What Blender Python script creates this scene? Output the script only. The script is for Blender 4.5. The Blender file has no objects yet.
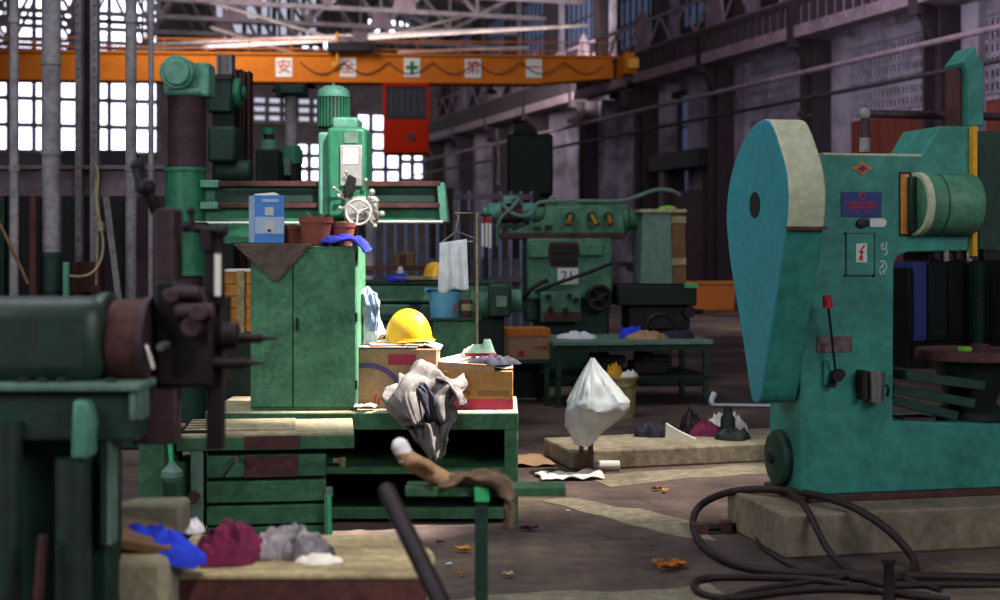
import bpy, bmesh, math, random
from mathutils import Vector, Matrix, noise
F = 1389.0; EYE = 1.55; V0 = 245.0          # focal length in pixels of a 1000 px wide frame, eye height, horizon row
SC = bpy.context.scene; COL = SC.collection
PI = math.pi; R = math.radians
rnd = random.Random(7)

# ------------------------------------------------------------------ materials
def lin(h):
    h = h.lstrip('#'); c = [int(h[i:i+2], 16)/255 for i in (0, 2, 4)]
    return tuple(x/12.92 if x <= .04045 else ((x+.055)/1.055)**2.4 for x in c) + (1,)
MATS = {}
def mat(name, col, rough=.55, metal=0., wear=None, amount=.35, scale=6., bump=.15, emit=0., spec=.4, alpha=1., trans=0., detail=6):
    m = bpy.data.materials.new(name); m.use_nodes = True; nt = m.node_tree; b = nt.nodes['Principled BSDF']
    b.inputs['Roughness'].default_value = rough; b.inputs['Metallic'].default_value = metal
    b.inputs['Specular IOR Level'].default_value = spec
    c = lin(col); b.inputs['Base Color'].default_value = c
    if trans:
        b.inputs['Transmission Weight'].default_value = trans
    if emit:
        b.inputs['Emission Color'].default_value = c; b.inputs['Emission Strength'].default_value = emit
    else:
        tc = nt.nodes.new('ShaderNodeTexCoord'); n = nt.nodes.new('ShaderNodeTexNoise')
        n.inputs['Scale'].default_value = scale; n.inputs['Detail'].default_value = detail; n.inputs['Roughness'].default_value = .65
        nt.links.new(tc.outputs['Object'], n.inputs['Vector'])
        r = nt.nodes.new('ShaderNodeValToRGB'); r.color_ramp.elements[0].position = .42; r.color_ramp.elements[1].position = .68
        r.color_ramp.elements[0].color = (0, 0, 0, 1); r.color_ramp.elements[1].color = (1, 1, 1, 1)
        nt.links.new(n.outputs['Fac'], r.inputs['Fac'])
        mx = nt.nodes.new('ShaderNodeMix'); mx.data_type = 'RGBA'
        mx.inputs['A'].default_value = c
        w = lin(wear) if wear else tuple(x*.45 for x in c[:3])+(1,)
        mx.inputs['B'].default_value = w
        k = nt.nodes.new('ShaderNodeMath'); k.operation = 'MULTIPLY'; k.inputs[1].default_value = amount
        nt.links.new(r.outputs['Color'], k.inputs[0]); nt.links.new(k.outputs[0], mx.inputs['Factor'])
        n3 = nt.nodes.new('ShaderNodeTexNoise'); n3.inputs['Scale'].default_value = scale*4.3; n3.inputs['Detail'].default_value = 9; n3.inputs['Roughness'].default_value = .72
        nt.links.new(tc.outputs['Object'], n3.inputs['Vector'])
        r3 = nt.nodes.new('ShaderNodeValToRGB'); r3.color_ramp.elements[0].position = .36; r3.color_ramp.elements[1].position = .62
        soft = any(q in name for q in ('plastic', 'hat', 'towel', 'teal', 'crane', 'cab_', 'carton', 'paper', 'white'))
        g0 = 1-(.14 if soft else .45)*min(1, amount+.15); r3.color_ramp.elements[0].color = (g0, g0*.93, g0*.95, 1); r3.color_ramp.elements[1].color = (1, 1, 1, 1)
        nt.links.new(n3.outputs['Fac'], r3.inputs['Fac'])
        mm = nt.nodes.new('ShaderNodeMix'); mm.data_type = 'RGBA'; mm.blend_type = 'MULTIPLY'; mm.inputs['Factor'].default_value = 1
        nt.links.new(mx.outputs['Result'], mm.inputs['A']); nt.links.new(r3.outputs['Color'], mm.inputs['B'])
        nt.links.new(mm.outputs['Result'], b.inputs['Base Color'])
        rr = nt.nodes.new('ShaderNodeMapRange'); rr.inputs['To Min'].default_value = min(1, rough+.2); rr.inputs['To Max'].default_value = max(.1, rough-.12)
        nt.links.new(n3.outputs['Fac'], rr.inputs['Value']); nt.links.new(rr.outputs['Result'], b.inputs['Roughness'])
        if bump:
            n2 = nt.nodes.new('ShaderNodeTexNoise'); n2.inputs['Scale'].default_value = scale*5; n2.inputs['Detail'].default_value = 4
            nt.links.new(tc.outputs['Object'], n2.inputs['Vector'])
            bp = nt.nodes.new('ShaderNodeBump'); bp.inputs['Strength'].default_value = bump; bp.inputs['Distance'].default_value = .01
            nt.links.new(n2.outputs['Fac'], bp.inputs['Height']); nt.links.new(bp.outputs['Normal'], b.inputs['Normal'])
    MATS[name] = m; return m
M = MATS
mat('press_green', '#398f82', .5, wear='#0f4f45', amount=.5, scale=3)
mat('guard_teal', '#2f8c9c', .5, wear='#2a7a78', amount=.6, scale=4)
mat('cream_dust_lit', '#c6c6a8', .7, wear='#a9a880', scale=5)  # cream for worn edges and ring; on the guard rim it paints light
mat('cabinet_green', '#548e6a', .6, wear='#123c2c', amount=.7, scale=5)
mat('bench_green', '#447450', .55, wear='#0e3224', amount=.6, scale=6)
mat('drill_green', '#34845f', .4, wear='#1a5c48', amount=.5, scale=4)
mat('drill_pale', '#6aa890', .45, wear='#2c6c5c', amount=.5, scale=4)
mat('lathe_green', '#294838', .4, wear='#3a2438', amount=.75, scale=4, spec=.6)
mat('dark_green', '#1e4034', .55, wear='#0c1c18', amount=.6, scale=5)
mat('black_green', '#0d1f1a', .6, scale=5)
mat('shaper_green', '#558c6e', .5, wear='#144032', amount=.6, scale=4)
mat('grey_green', '#6f8f7f', .6, wear='#4c6658', amount=.5, scale=6)
mat('bright_green', '#3fc07a', .5, wear='#1c7a48', scale=8)
mat('rust', '#5c3230', .75, wear='#2c1a1e', amount=.7, scale=7)
mat('rust_purple', '#4a3038', .6, wear='#231820', amount=.7, scale=6)
mat('dark_iron', '#2a2028', .5, .35, wear='#120d12', amount=.6, scale=8)
mat('black', '#0c0a0d', .6, amount=.2)
mat('steel', '#a9a4a2', .35, .85, wear='#5c5450', amount=.5, scale=9)
mat('bright_steel', '#e8e4dc', .3, .7, wear='#b0a8a0', amount=.4, scale=9)
mat('machined_top', '#c8b998', .5, .2, wear='#6f6650', amount=.6, scale=7)
mat('concrete', '#8d7f6c', .9, wear='#5a4a44', amount=.6, scale=4, bump=.4)
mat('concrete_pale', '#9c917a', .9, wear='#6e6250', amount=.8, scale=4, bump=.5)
mat('stone', '#9a937a', .9, wear='#6a6450', scale=8, bump=.5)
mat('crane_orange', '#ca7224', .8, spec=.1, wear='#a85a1c', amount=.5, scale=1.2)
mat('cab_red', '#a8220c', .8, spec=.1, wear='#8c2410', amount=.5, scale=1.5)
mat('yellow', '#e0a41c', .5, wear='#a8701c', scale=6)
mat('hat_yellow', '#f2b81e', .35, wear='#c88a14', amount=.4, scale=9, bump=.03)
mat('white_plastic', '#c2cacd', .35, wear='#c4c8cc', amount=.3, scale=8, bump=.1)
mat('paper', '#e8e4dc', .8, wear='#c6c0b4', amount=.3, scale=8)
mat('sign_white', '#dcdcd4', .7, amount=.08)
mat('red', '#b8232c', .5, amount=.2)
mat('sign_green', '#1a7a48', .5, amount=.2)
mat('cardboard', '#a87c44', .85, wear='#8c6030', amount=.5, scale=7)
mat('cardboard_pale', '#a88462', .85, wear='#96785a', amount=.5, scale=7)
mat('card_orange', '#c8702c', .8, wear='#a0521c', scale=6)
mat('print_red', '#a8324a', .8, wear='#7c2038', scale=9)
mat('print_purple', '#5a4a78', .8, scale=9)
mat('wood_orange', '#e09440', .7, wear='#8c4a1c', amount=.6, scale=5)
mat('wood_pale', '#b5a680', .8, wear='#6c5c44', amount=.7, scale=5)
mat('wood_brown', '#7c5c3c', .8, wear='#4c3424', scale=6)
mat('brown_cloth', '#6a5850', .95, wear='#3a2e2c', scale=14, amount=.6, bump=.4)
mat('blue_cloth', '#3a44c8', .9, wear='#26309a', scale=9, bump=.3)
mat('royal_cloth', '#2440e0', .85, wear='#1428a0', scale=7, bump=.3)
mat('maroon_cloth', '#7c1c4c', .9, wear='#4a1030', scale=8, amount=.7, bump=.4)
mat('plaid_cloth', '#a8a4ac', .9, wear='#2c2838', scale=9, amount=.95, bump=.4)
mat('grey_jacket', '#8c8482', .9, wear='#1c1a20', scale=4, amount=.9, bump=.4)
mat('dark_cloth', '#2a2838', .9, scale=7, bump=.4)
mat('white_cloth', '#e6e6ee', .85, wear='#b4b4c8', amount=.35, scale=6, bump=.2)
mat('towel', '#f0f6fa', .9, wear='#a4bccc', amount=.35, scale=9, bump=.3)
mat('beige_cloth', '#b89470', .9, wear='#7c5840', amount=.6, scale=9, bump=.4)
mat('mud_cloth', '#7a6450', .95, wear='#40302c', amount=.7, scale=9, bump=.4)
mat('pot_red', '#94503e', .7, wear='#7c3028', scale=9)
mat('soil', '#7c7048', .95, wear='#3c3828', scale=30, bump=.6)
mat('bucket_blue', '#6cb8da', .45, wear='#3c7c9c', amount=.4, scale=7)
mat('bucket_cream', '#c0a878', .6, wear='#8c7450', scale=8)
mat('carton_blue', '#5494e4', .5, wear='#3c88d8', amount=.5, scale=8, bump=0)
mat('carton_side', '#c4d8f2', .5, wear='#6c94cc', amount=.4, scale=8, bump=0)
mat('sign_blue', '#20307c', .5, amount=.2)
mat('emblem_orange', '#d07a20', .5, amount=.2)
mat('brass', '#b89040', .4, .6, scale=9)
mat('hose', '#2c1c1c', .6, wear='#181012', scale=8)
mat('leaf', '#b86a24', .8, wear='#7c3414', amount=.8, scale=20)
mat('leaf_yellow', '#dca040', .8, wear='#a86820', amount=.6, scale=20)
mat('lime', '#7cc83c', .5, amount=.2)
mat('wall_steel', '#2e2229', .7, wear='#1c141a', amount=.6, scale=3)
mat('wall_lit', '#83707a', .8, wear='#44363e', amount=.6, scale=2)
mat('whitewash', '#958d9c', .95, wear='#3a3038', amount=1., scale=.8, bump=.4, detail=9)
mat('vent_block', '#9c94a4', .9, wear='#504a58', amount=.6, scale=2, bump=.3)
mat('red_panel', '#6c2c20', .8, wear='#3c1c18', amount=.5, scale=1)
mat('roof_board', '#6a6268', .9, wear='#332d36', amount=.6, scale=.7)
mat('truss_steel', '#7a7076', .7, wear='#3a3038', amount=.6, scale=2)
mat('truss_pale', '#978c88', .7, wear='#6a5e5c', amount=.6, scale=2)
mat('daylight_pane', '#e4e8ff', emit=3.2)
mat('blue_pane', '#3c4a66', emit=.55)
mat('pale_pane', '#b4b8cc', emit=.9)
mat('cab_glass', '#23212b', .15, wear='#302e3c', amount=.6, scale=2, bump=0)
mat('mesh_blue', '#8496bc', .7, wear='#5c6a8c', amount=.5, scale=3)
mat('column_grey', '#a39da1', .7, wear='#5c5458', amount=.6, scale=4)
mat('plate_brown', '#5c4048', .7, wear='#a08c80', amount=.6, scale=40)
mat('blue_panel', '#3c4c94', .6, scale=5)

def floor_material():
    m = bpy.data.materials.new('worn_concrete_floor'); m.use_nodes = True; nt = m.node_tree; b = nt.nodes['Principled BSDF']
    N = nt.nodes.new; L = nt.links.new
    tc = N('ShaderNodeTexCoord')
    n1 = N('ShaderNodeTexNoise'); n1.inputs['Scale'].default_value = .55; n1.inputs['Detail'].default_value = 8; n1.inputs['Roughness'].default_value = .62
    L(tc.outputs['Object'], n1.inputs['Vector'])
    r1 = N('ShaderNodeValToRGB'); e = r1.color_ramp.elements
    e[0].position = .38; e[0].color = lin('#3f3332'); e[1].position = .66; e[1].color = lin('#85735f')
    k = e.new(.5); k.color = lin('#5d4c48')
    L(n1.outputs['Fac'], r1.inputs['Fac'])
    n2 = N('ShaderNodeTexNoise'); n2.inputs['Scale'].default_value = 9; n2.inputs['Detail'].default_value = 8; n2.inputs['Roughness'].default_value = .7
    L(tc.outputs['Object'], n2.inputs['Vector'])
    mx = N('ShaderNodeMix'); mx.data_type = 'RGBA'; mx.blend_type = 'OVERLAY'; mx.inputs['Factor'].default_value = .7
    L(r1.outputs['Color'], mx.inputs['A']); L(n2.outputs['Fac'], mx.inputs['B'])
    # paving set joints, turned to the hall's axis
    mp = N('ShaderNodeMapping'); mp.inputs['Rotation'].default_value = (0, 0, -R(17)); L(tc.outputs['Object'], mp.inputs['Vector'])
    br = N('ShaderNodeTexBrick'); br.inputs['Scale'].default_value = 1
    br.inputs['Brick Width'].default_value = .30; br.inputs['Row Height'].default_value = .22; br.inputs['Mortar Size'].default_value = .008; br.inputs['Mortar Smooth'].default_value = .3
    br.inputs['Color1'].default_value = (1, 1, 1, 1); br.inputs['Color2'].default_value = (.9, .9, .9, 1); br.inputs['Mortar'].default_value = (.5, .47, .45, 1)
    L(mp.outputs['Vector'], br.inputs['Vector'])
    n3 = N('ShaderNodeTexNoise'); n3.inputs['Scale'].default_value = .8; n3.inputs['Detail'].default_value = 5
    L(mp.outputs['Vector'], n3.inputs['Vector'])
    r3 = N('ShaderNodeValToRGB'); r3.color_ramp.elements[0].position = .53; r3.color_ramp.elements[1].position = .62
    L(n3.outputs['Fac'], r3.inputs['Fac'])
    m2 = N('ShaderNodeMix'); m2.data_type = 'RGBA'; m2.blend_type = 'MULTIPLY'
    L(r3.outputs['Color'], m2.inputs['Factor']); L(mx.outputs['Result'], m2.inputs['A']); L(br.outputs['Color'], m2.inputs['B'])
    L(m2.outputs['Result'], b.inputs['Base Color'])
    b.inputs['Roughness'].default_value = .8; b.inputs['Specular IOR Level'].default_value = .25
    bp = N('ShaderNodeBump'); bp.inputs['Strength'].default_value = .35; bp.inputs['Distance'].default_value = .02
    L(n2.outputs['Fac'], bp.inputs['Height']); L(bp.outputs['Normal'], b.inputs['Normal'])
    MATS['floor'] = m
floor_material()

# ------------------------------------------------------------------ frames: a place on the ground and a turn
class Fr:
    def __init__(s, X, Y, rot=0., base=0.):
        s.X, s.Y, s.rot, s.base = X, Y, R(rot), base; s.c, s.s = math.cos(s.rot), math.sin(s.rot)
    def at(s, u, v, y=0.):
        k = (u-500)/F
        x = (k*(s.Y+s.c*y)-s.X+s.s*y)/(s.c-k*s.s)
        Y = s.Y+s.s*x+s.c*y
        return Vector((x, y, EYE-(v-V0)*Y/F-s.base))
    def aty(s, u, v, x):
        k = (u-500)/F
        y = (s.X+s.c*x-k*(s.Y+s.s*x))/(s.s+k*s.c)
        Y = s.Y+s.s*x+s.c*y
        return Vector((x, y, EYE-(v-V0)*Y/F-s.base))
    def w(s, p):
        return Vector((s.X+s.c*p[0]-s.s*p[1], s.Y+s.s*p[0]+s.c*p[1], p[2]+s.base))
def zfloor(v, h=0.):            # distance at which row v meets a level surface of height h
    return (EYE-h)*F/(v-V0)
def gfr(u, v, rot=0., h=0.):    # a frame standing where (u,v) meets a level surface
    Y = zfloor(v, h); return Fr((u-500)/F*Y, Y, rot, h)
def dfr(u, Y, rot=0., base=0.):
    return Fr((u-500)/F*Y, Y, rot, base)

# ------------------------------------------------------------------ objects
def tag(o, label=None, cat=None, group=None, kind=None):
    if label: o['label'] = label
    if cat: o['category'] = cat
    if group: o['group'] = group
    if kind: o['kind'] = kind
    return o
def thing(name, fr, label, cat, group=None, kind=None):
    o = bpy.data.objects.new(name, None); COL.objects.link(o); o.empty_display_size = .1
    o.location = (fr.X, fr.Y, fr.base); o.rotation_euler = (0, 0, fr.rot)
    return tag(o, label, cat, group, kind)
def dup(root, loc, rotz=None, label=None, scale=None):
    r = root.copy(); COL.objects.link(r); r.location = loc
    if rotz is not None: r.rotation_euler = (0, 0, rotz)
    if scale: r.scale = (scale,)*3
    if label: r['label'] = label
    for ch in list(root.children):
        c = ch.copy(); COL.objects.link(c); c.parent = r
        for g in list(ch.children):
            d = g.copy(); COL.objects.link(d); d.parent = c
    return r

class MB:
    def __init__(s): s.bm = bmesh.new()
    def poly(s, vs, faces):
        vv = [s.bm.verts.new(v) for v in vs]
        for f in faces:
            try: s.bm.faces.new([vv[i] for i in f])
            except ValueError: pass
        return s
    def box(s, x0, x1, y0, y1, z0, z1, mt=None):
        vs = [Vector((x, y, z)) for x in (x0, x1) for y in (y0, y1) for z in (z0, z1)]
        if mt is not None: vs = [mt @ v for v in vs]
        return s.poly(vs, [(0, 1, 3, 2), (4, 6, 7, 5), (0, 4, 5, 1), (2, 3, 7, 6), (0, 2, 6, 4), (1, 5, 7, 3)])
    def cbox(s, c, d, rx=0, ry=0, rz=0):
        mt = Matrix.Translation(c) @ Matrix.Rotation(rz, 4, 'Z') @ Matrix.Rotation(ry, 4, 'Y') @ Matrix.Rotation(rx, 4, 'X')
        return s.box(-d[0]/2, d[0]/2, -d[1]/2, d[1]/2, -d[2]/2, d[2]/2, mt)
    def bar(s, a, b, w, h=None, up=(0, 0, 1)):
        a, b = Vector(a), Vector(b); h = h or w; d = (b-a); L = d.length; d.normalize(); up = Vector(up)
        if abs(d.dot(up)) > .98: up = Vector((0, 1, 0))
        x = d.cross(up).normalized(); z = x.cross(d)
        vs = [a+d*t*L+x*i*w/2+z*j*h/2 for t in (0, 1) for i in (-1, 1) for j in (-1, 1)]
        return s.poly(vs, [(0, 1, 3, 2), (4, 6, 7, 5), (0, 4, 5, 1), (2, 3, 7, 6), (0, 2, 6, 4), (1, 5, 7, 3)])
    def cyl(s, a, b, r0, r1=None, n=24):
        return s.lathe([(0, 0), (r0, 0), (r0 if r1 is None else r1, (Vector(b)-Vector(a)).length), (0, (Vector(b)-Vector(a)).length)], a, Vector(b)-Vector(a), n)
    def lathe(s, prof, o=(0, 0, 0), axis=(0, 0, 1), n=28, sx=1., sy=1.):
        o = Vector(o); ax = Vector(axis).normalized(); q = Vector((0, 0, 1)).rotation_difference(ax)
        rings = []
        for r, z in prof:
            if r < 1e-6: rings.append([s.bm.verts.new(o+q @ Vector((0, 0, z)))])
            else: rings.append([s.bm.verts.new(o+q @ Vector((r*sx*math.cos(2*PI*i/n), r*sy*math.sin(2*PI*i/n), z))) for i in range(n)])
        for A, B in zip(rings, rings[1:]):
            for i in range(n):
                j = (i+1) % n
                f = [A[0] if len(A) == 1 else A[i]] + ([] if len(A) == 1 else [A[j]]) + ([B[0]] if len(B) == 1 else [B[j], B[i]])
                if len(f) > 2:
                    try: s.bm.faces.new(f)
                    except ValueError: pass
        return s
    def tube(s, pts, r, n=10, smooth=0, closed=False, r1=None):
        P = [Vector(p) for p in pts]
        for _ in range(smooth):
            Q = [P[0]] if not closed else []
            rng = range(len(P)-1) if not closed else range(len(P))
            for i in rng:
                a, b = P[i], P[(i+1) % len(P)]
                Q += [a*.75+b*.25, a*.25+b*.75]
            if not closed: Q.append(P[-1])
            P = Q
        rings = []; N = len(P); ref = None
        for i, p in enumerate(P):
            if closed: t = P[(i+1) % N]-P[i-1]
            else: t = P[min(i+1, N-1)]-P[max(i-1, 0)]
            t.normalize()
            if ref is None:
                ref = t.orthogonal().normalized()
            ref = (ref-t*ref.dot(t)).normalized(); bi = t.cross(ref)
            rr = r if r1 is None else r+(r1-r)*i/(N-1)
            rings.append([s.bm.verts.new(p+ref*rr*math.cos(2*PI*k/n)+bi*rr*math.sin(2*PI*k/n)) for k in range(n)])
        pairs = list(zip(rings, rings[1:])) + ([(rings[-1], rings[0])] if closed else [])
        for A, B in pairs:
            for k in range(n):
                s.bm.faces.new((A[k], A[(k+1) % n], B[(k+1) % n], B[k]))
        if not closed:
            s.bm.faces.new(rings[0]); s.bm.faces.new(rings[-1])
        return s
    def prism(s, pts, axis, a0, a1):
        def mk(p, a):
            if axis == 'x': return Vector((a, p[0], p[1]))
            if axis == 'y': return Vector((p[0], a, p[1]))
            return Vector((p[0], p[1], a))
        n = len(pts); A = [s.bm.verts.new(mk(p, a0)) for p in pts]; B = [s.bm.verts.new(mk(p, a1)) for p in pts]
        s.bm.faces.new(A); s.bm.faces.new(B)
        for i in range(n): s.bm.faces.new((A[i], A[(i+1) % n], B[(i+1) % n], B[i]))
        return s
    def grid(s, nu, nv, f, wrap=False):
        V = [[s.bm.verts.new(f(i/(nu if wrap else nu-1), j/(nv-1))) for j in range(nv)] for i in range(nu)]
        for i in range(nu if wrap else nu-1):
            for j in range(nv-1):
                k = (i+1) % nu
                s.bm.faces.new((V[i][j], V[k][j], V[k][j+1], V[i][j+1]))
        return s
    # shapes given by where their front shows: fr frame, u/v span, local depth y0..y1
    def fb(s, fr, u0, u1, v0, v1, y0, y1):
        a = fr.at(u0, v0, y0); b = fr.at(u1, v1, y0)
        return s.box(a.x, b.x, y0, y1, b.z, fr.at((u0+u1)/2, v0, y0).z)
    def fz(s, fr, u0, u1, v0, v1, y, n=28, r1=1.):
        a = fr.at(u0, v1, y); b = fr.at(u1, v1, y); t = fr.at((u0+u1)/2, v0, y); r = (b.x-a.x)/2
        return s.cyl((t.x, y, fr.at((u0+u1)/2, v1, y).z), (t.x, y, t.z), r, r*r1, n)
    def fx(s, fr, u0, u1, v0, v1, y, n=28, r1=1.):
        a = fr.at(u0, v0, y); b = fr.at(u1, v1, y); a1 = fr.at(u0, v1, y); r = (a.z-a1.z)/2; zc = (a.z+a1.z)/2
        return s.cyl((a.x, y, zc), (b.x, y, zc), r, r*r1, n)
    def fy(s, fr, u, v, rp, y0, y1, n=24, r1=None):
        c = fr.at(u, v, y0); r = rp*(fr.w(c).y)/F
        return s.cyl((c.x, y0, c.z), (c.x, y1, c.z), r, None if r1 is None else r*r1, n)
    def fp(s, fr, pts, y0, y1):
        return s.prism([(q.x, q.z) for q in (fr.at(u, v, y0) for u, v in pts)], 'y', y0, y1)
    def ft(s, fr, pts, r, n=8, smooth=2):
        return s.tube([fr.at(*p) for p in pts], r, n, smooth)
    def ball(s, c, r, n=16, sz=1.):
        k = 8; return s.lathe([(r*math.sin(PI*i/k), -r*sz*math.cos(PI*i/k)) for i in range(k+1)], c, (0, 0, 1), n)
    def wheel(s, c, axis, R_, r, spokes=3, hub=None, depth=None):
        c = Vector(c); ax = Vector(axis).normalized(); q = Vector((0, 0, 1)).rotation_difference(ax)
        s.tube([c+q @ Vector((R_*math.cos(2*PI*i/28), R_*math.sin(2*PI*i/28), 0)) for i in range(28)], r, 8, 0, True)
        for i in range(spokes):
            a = 2*PI*i/spokes+.5
            s.tube([c, c+q @ Vector((R_*math.cos(a), R_*math.sin(a), 0))], r*.75, 6)
        h = hub or R_*.25
        return s.cyl(c-ax*h*.6, c+ax*h*.6, h, h*.8, 14)
    def build(s, name, m, parent=None, bevel=0., smooth=True, solid=0., sub=0):
        bmesh.ops.recalc_face_normals(s.bm, faces=s.bm.faces)
        me = bpy.data.meshes.new(name); s.bm.to_mesh(me); s.bm.free()
        if smooth:
            me.shade_smooth(); me.set_sharp_from_angle(angle=R(38))
        me.materials.append(M[m] if isinstance(m, str) else m)
        o = bpy.data.objects.new(name, me); COL.objects.link(o)
        if parent: o.parent = parent
        if solid:
            k = o.modifiers.new('thick', 'SOLIDIFY'); k.thickness = solid; k.offset = 0
        if sub:
            k = o.modifiers.new('sub', 'SUBSURF'); k.levels = sub; k.render_levels = sub
        if bevel:
            k = o.modifiers.new('bevel', 'BEVEL'); k.width = bevel; k.segments = 2; k.limit_method = 'ANGLE'; k.angle_limit = R(35); k.harden_normals = False
        return o
def single(mb, name, m, fr, label, cat, group=None, kind=None, **kw):
    o = mb.build(name, m, None, **kw); o.location = (fr.X, fr.Y, fr.base); o.rotation_euler = (0, 0, fr.rot)
    return tag(o, label, cat, group, kind)
def write(text, size, m, parent, loc, rot=(PI/2, 0, 0), name='lettering', ext=.001, sx=1., bold=0.):
    c = bpy.data.curves.new('text', 'FONT'); c.body = text; c.size = size; c.align_x = 'CENTER'; c.align_y = 'CENTER'; c.extrude = ext; c.offset = bold
    t = bpy.data.objects.new('text', c); COL.objects.link(t); bpy.context.view_layer.update()
    me = bpy.data.meshes.new_from_object(t.evaluated_get(bpy.context.evaluated_depsgraph_get()))
    bpy.data.objects.remove(t); me.materials.clear(); me.materials.append(M[m])
    o = bpy.data.objects.new(name, me); COL.objects.link(o); o.parent = parent; o.location = loc; o.rotation_euler = rot; o.scale = (sx, 1, 1)
    return o
def nz(x, y, z=0.): return noise.noise(Vector((x, y, z)))
# a folded cloth: path (list of points) swept sideways
def drape(path, side, width, amp=.03, seed=0., nu=40, nv=22, freq=5., ragged=.0, lift=.012):
    P = [Vector(p) for p in path]; side = Vector(side).normalized()
    def C(t):
        x = t*(len(P)-1); i = min(int(x), len(P)-2); return P[i].lerp(P[i+1], x-i)
    def f(t, w):
        a = C(max(0, t-.04)); b = C(min(1, t+.04)); d = (b-a).normalized(); n = side.cross(d).normalized()
        if n.z < -.2: n = -n
        ww = width(t) if callable(width) else width
        k = w-.5
        wv = nz(k*2+seed, t*2.5, 7.7)*1.2
        e = amp*(nz(k*freq*1.3+seed+t*1.7, t*freq*.6, seed)+.7*abs(nz(k*freq*1.9+t*3.1+wv, t*freq*1.1+seed+wv, 3.1))-.2)
        edge = ragged*nz(t*6+seed, round(w)*7.3)
        return C(t)+side*k*ww*(1+edge)+n*(e+lift)+Vector((0, 0, .35*amp*nz(t*7, k*7, seed)))
    return MB().grid(nu, nv, f)
# a crumpled heap lying on a surface
def heap(rx, ry, h, seed=0., nr=15, na=48, rough=.5, freq=3.2, irregular=.28):
    def f(a, t):
        th = 2*PI*a; c, s_ = math.cos(th), math.sin(th)
        k = 1+irregular*nz(c*1.4+seed, s_*1.4, seed*1.7)*1.6
        x, y = rx*c*t*k, ry*s_*t*k
        X, Y = x/rx*freq*.5+seed, y/ry*freq*.5
        wp = nz(X*.8, Y*.8, seed+9)*1.3
        fold = abs(nz(X*1.7+wp, Y*.8+wp*.7, seed))*1.5+.35*abs(nz(X*3.1-wp, Y*3.1, 4.2+seed))
        z = h*max(0, (1-t**2.6))**.55*(.66+min(.62, .9*rough*fold)+.12*nz(X*6, Y*6, seed))
        dx = rx*.12*nz(X*2, Y*2, z*9+seed)*t; x += dx; y += dx*.6
        return Vector((x, y, max(0.003, z)))
    return MB().grid(na, nr, f, wrap=True)

# ================================================================== SETTING
HALL = Fr(0, 0, 17.6)                       # local y runs down the hall, x = 15.8 is the face of the long wall
y792 = HALL.aty(792, 100, 15.15).y; y915 = HALL.aty(915, 100, 15.15).y; BAY = y792-y915
Yb = [y915+BAY*k for k in range(-1, 9)]
single(MB().poly([(-40, -6, 0), (60, -6, 0), (60, 110, 0), (-40, 110, 0)], [(0, 1, 2, 3)]), 'floor', 'floor', Fr(0, 0),
       'worn brown concrete and block floor of the workshop', 'floor', kind='structure', smooth=False)
def hs(mb, name, m, label, cat, **kw):
    return single(mb, name, m, HALL, label, cat, kind='structure', **kw)
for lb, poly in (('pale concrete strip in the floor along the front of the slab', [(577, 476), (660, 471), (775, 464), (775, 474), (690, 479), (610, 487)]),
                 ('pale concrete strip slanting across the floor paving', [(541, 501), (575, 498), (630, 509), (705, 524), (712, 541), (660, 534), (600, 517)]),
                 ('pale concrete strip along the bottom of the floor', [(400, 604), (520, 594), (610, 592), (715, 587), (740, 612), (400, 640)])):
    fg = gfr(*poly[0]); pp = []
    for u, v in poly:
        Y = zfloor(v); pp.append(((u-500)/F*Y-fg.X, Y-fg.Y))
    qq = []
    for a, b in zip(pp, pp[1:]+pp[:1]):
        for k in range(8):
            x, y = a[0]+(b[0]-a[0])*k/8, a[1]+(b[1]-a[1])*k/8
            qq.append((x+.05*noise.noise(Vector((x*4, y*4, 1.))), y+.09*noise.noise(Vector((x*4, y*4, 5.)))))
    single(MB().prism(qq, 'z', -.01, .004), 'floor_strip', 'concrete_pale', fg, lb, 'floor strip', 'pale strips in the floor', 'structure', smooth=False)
# long wall with whitewashed piers
w = MB().box(16.35, 16.8, 16, 60, 0, 12)
pA, pB = HALL.aty(844, 100, 15.95).y-y915, HALL.aty(819, 100, 15.95).y-y915
vA, vB = HALL.aty(927, 100, 16.1).y-y915, HALL.aty(846, 100, 16.1).y-y915
for y in Yb: w.box(15.95, 16.4, y+pA, y+pB, 0, 6)
for k, y in enumerate(Yb[:-1]):
    if k >= 3: w.box(16.0, 16.4, y+.5, y+(2.5 if k == 3 else .55), 0, 5.9)
hs(w, 'wall_right', 'whitewash', 'stained whitewashed brick wall along the hall below the crane rail', 'wall')
n = 0
for k, y in enumerate(Yb):
    c = thing('steel_column', Fr(*HALL.w((15.7, y, 0)).xy, 17.6), 'dark riveted steel column against the long wall carrying the crane rail', 'column', 'steel columns along the long wall', 'structure')
    MB().box(-.2, .3, -.28, -.22, 0, 6).box(-.2, .3, .22, .28, 0, 6).box(.02, .08, -.24, .24, 0, 6).build('shaft', 'wall_steel', c)
    MB().prism([(-.55, 6), (.1, 6), (.1, 4.9)], 'y', -.08, .08).box(-.6, -.45, -.16, .16, 5.82, 6.75).build('bracket', 'wall_steel', c)
    MB().box(.3, .55, -.18, .18, 6.9, 11).build('upper_post', 'wall_steel', c)
g = MB().box(15.1, 15.55, 16, 60, 6.02, 6.28)
hs(g, 'trim_1', 'wall_lit', 'pale lower flange beam of the crane rail girder on the long wall', 'beam')
hs(MB().box(15.19, 15.5, 16, 60, 6.28, 6.74), 'trim_3', 'wall_lit', 'pale web plate behind the ribs of the crane rail girder', 'beam', smooth=False)
g = MB().box(15.1, 15.6, 16, 60, 6.74, 6.86)
y = 17.
while y < 59: g.box(15.1, 15.2, y, y+.13, 6.28, 6.74); y += .34
hs(g, 'trim_2', 'wall_steel', 'ribbed steel crane rail girder on the long wall', 'beam', smooth=False)
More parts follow.
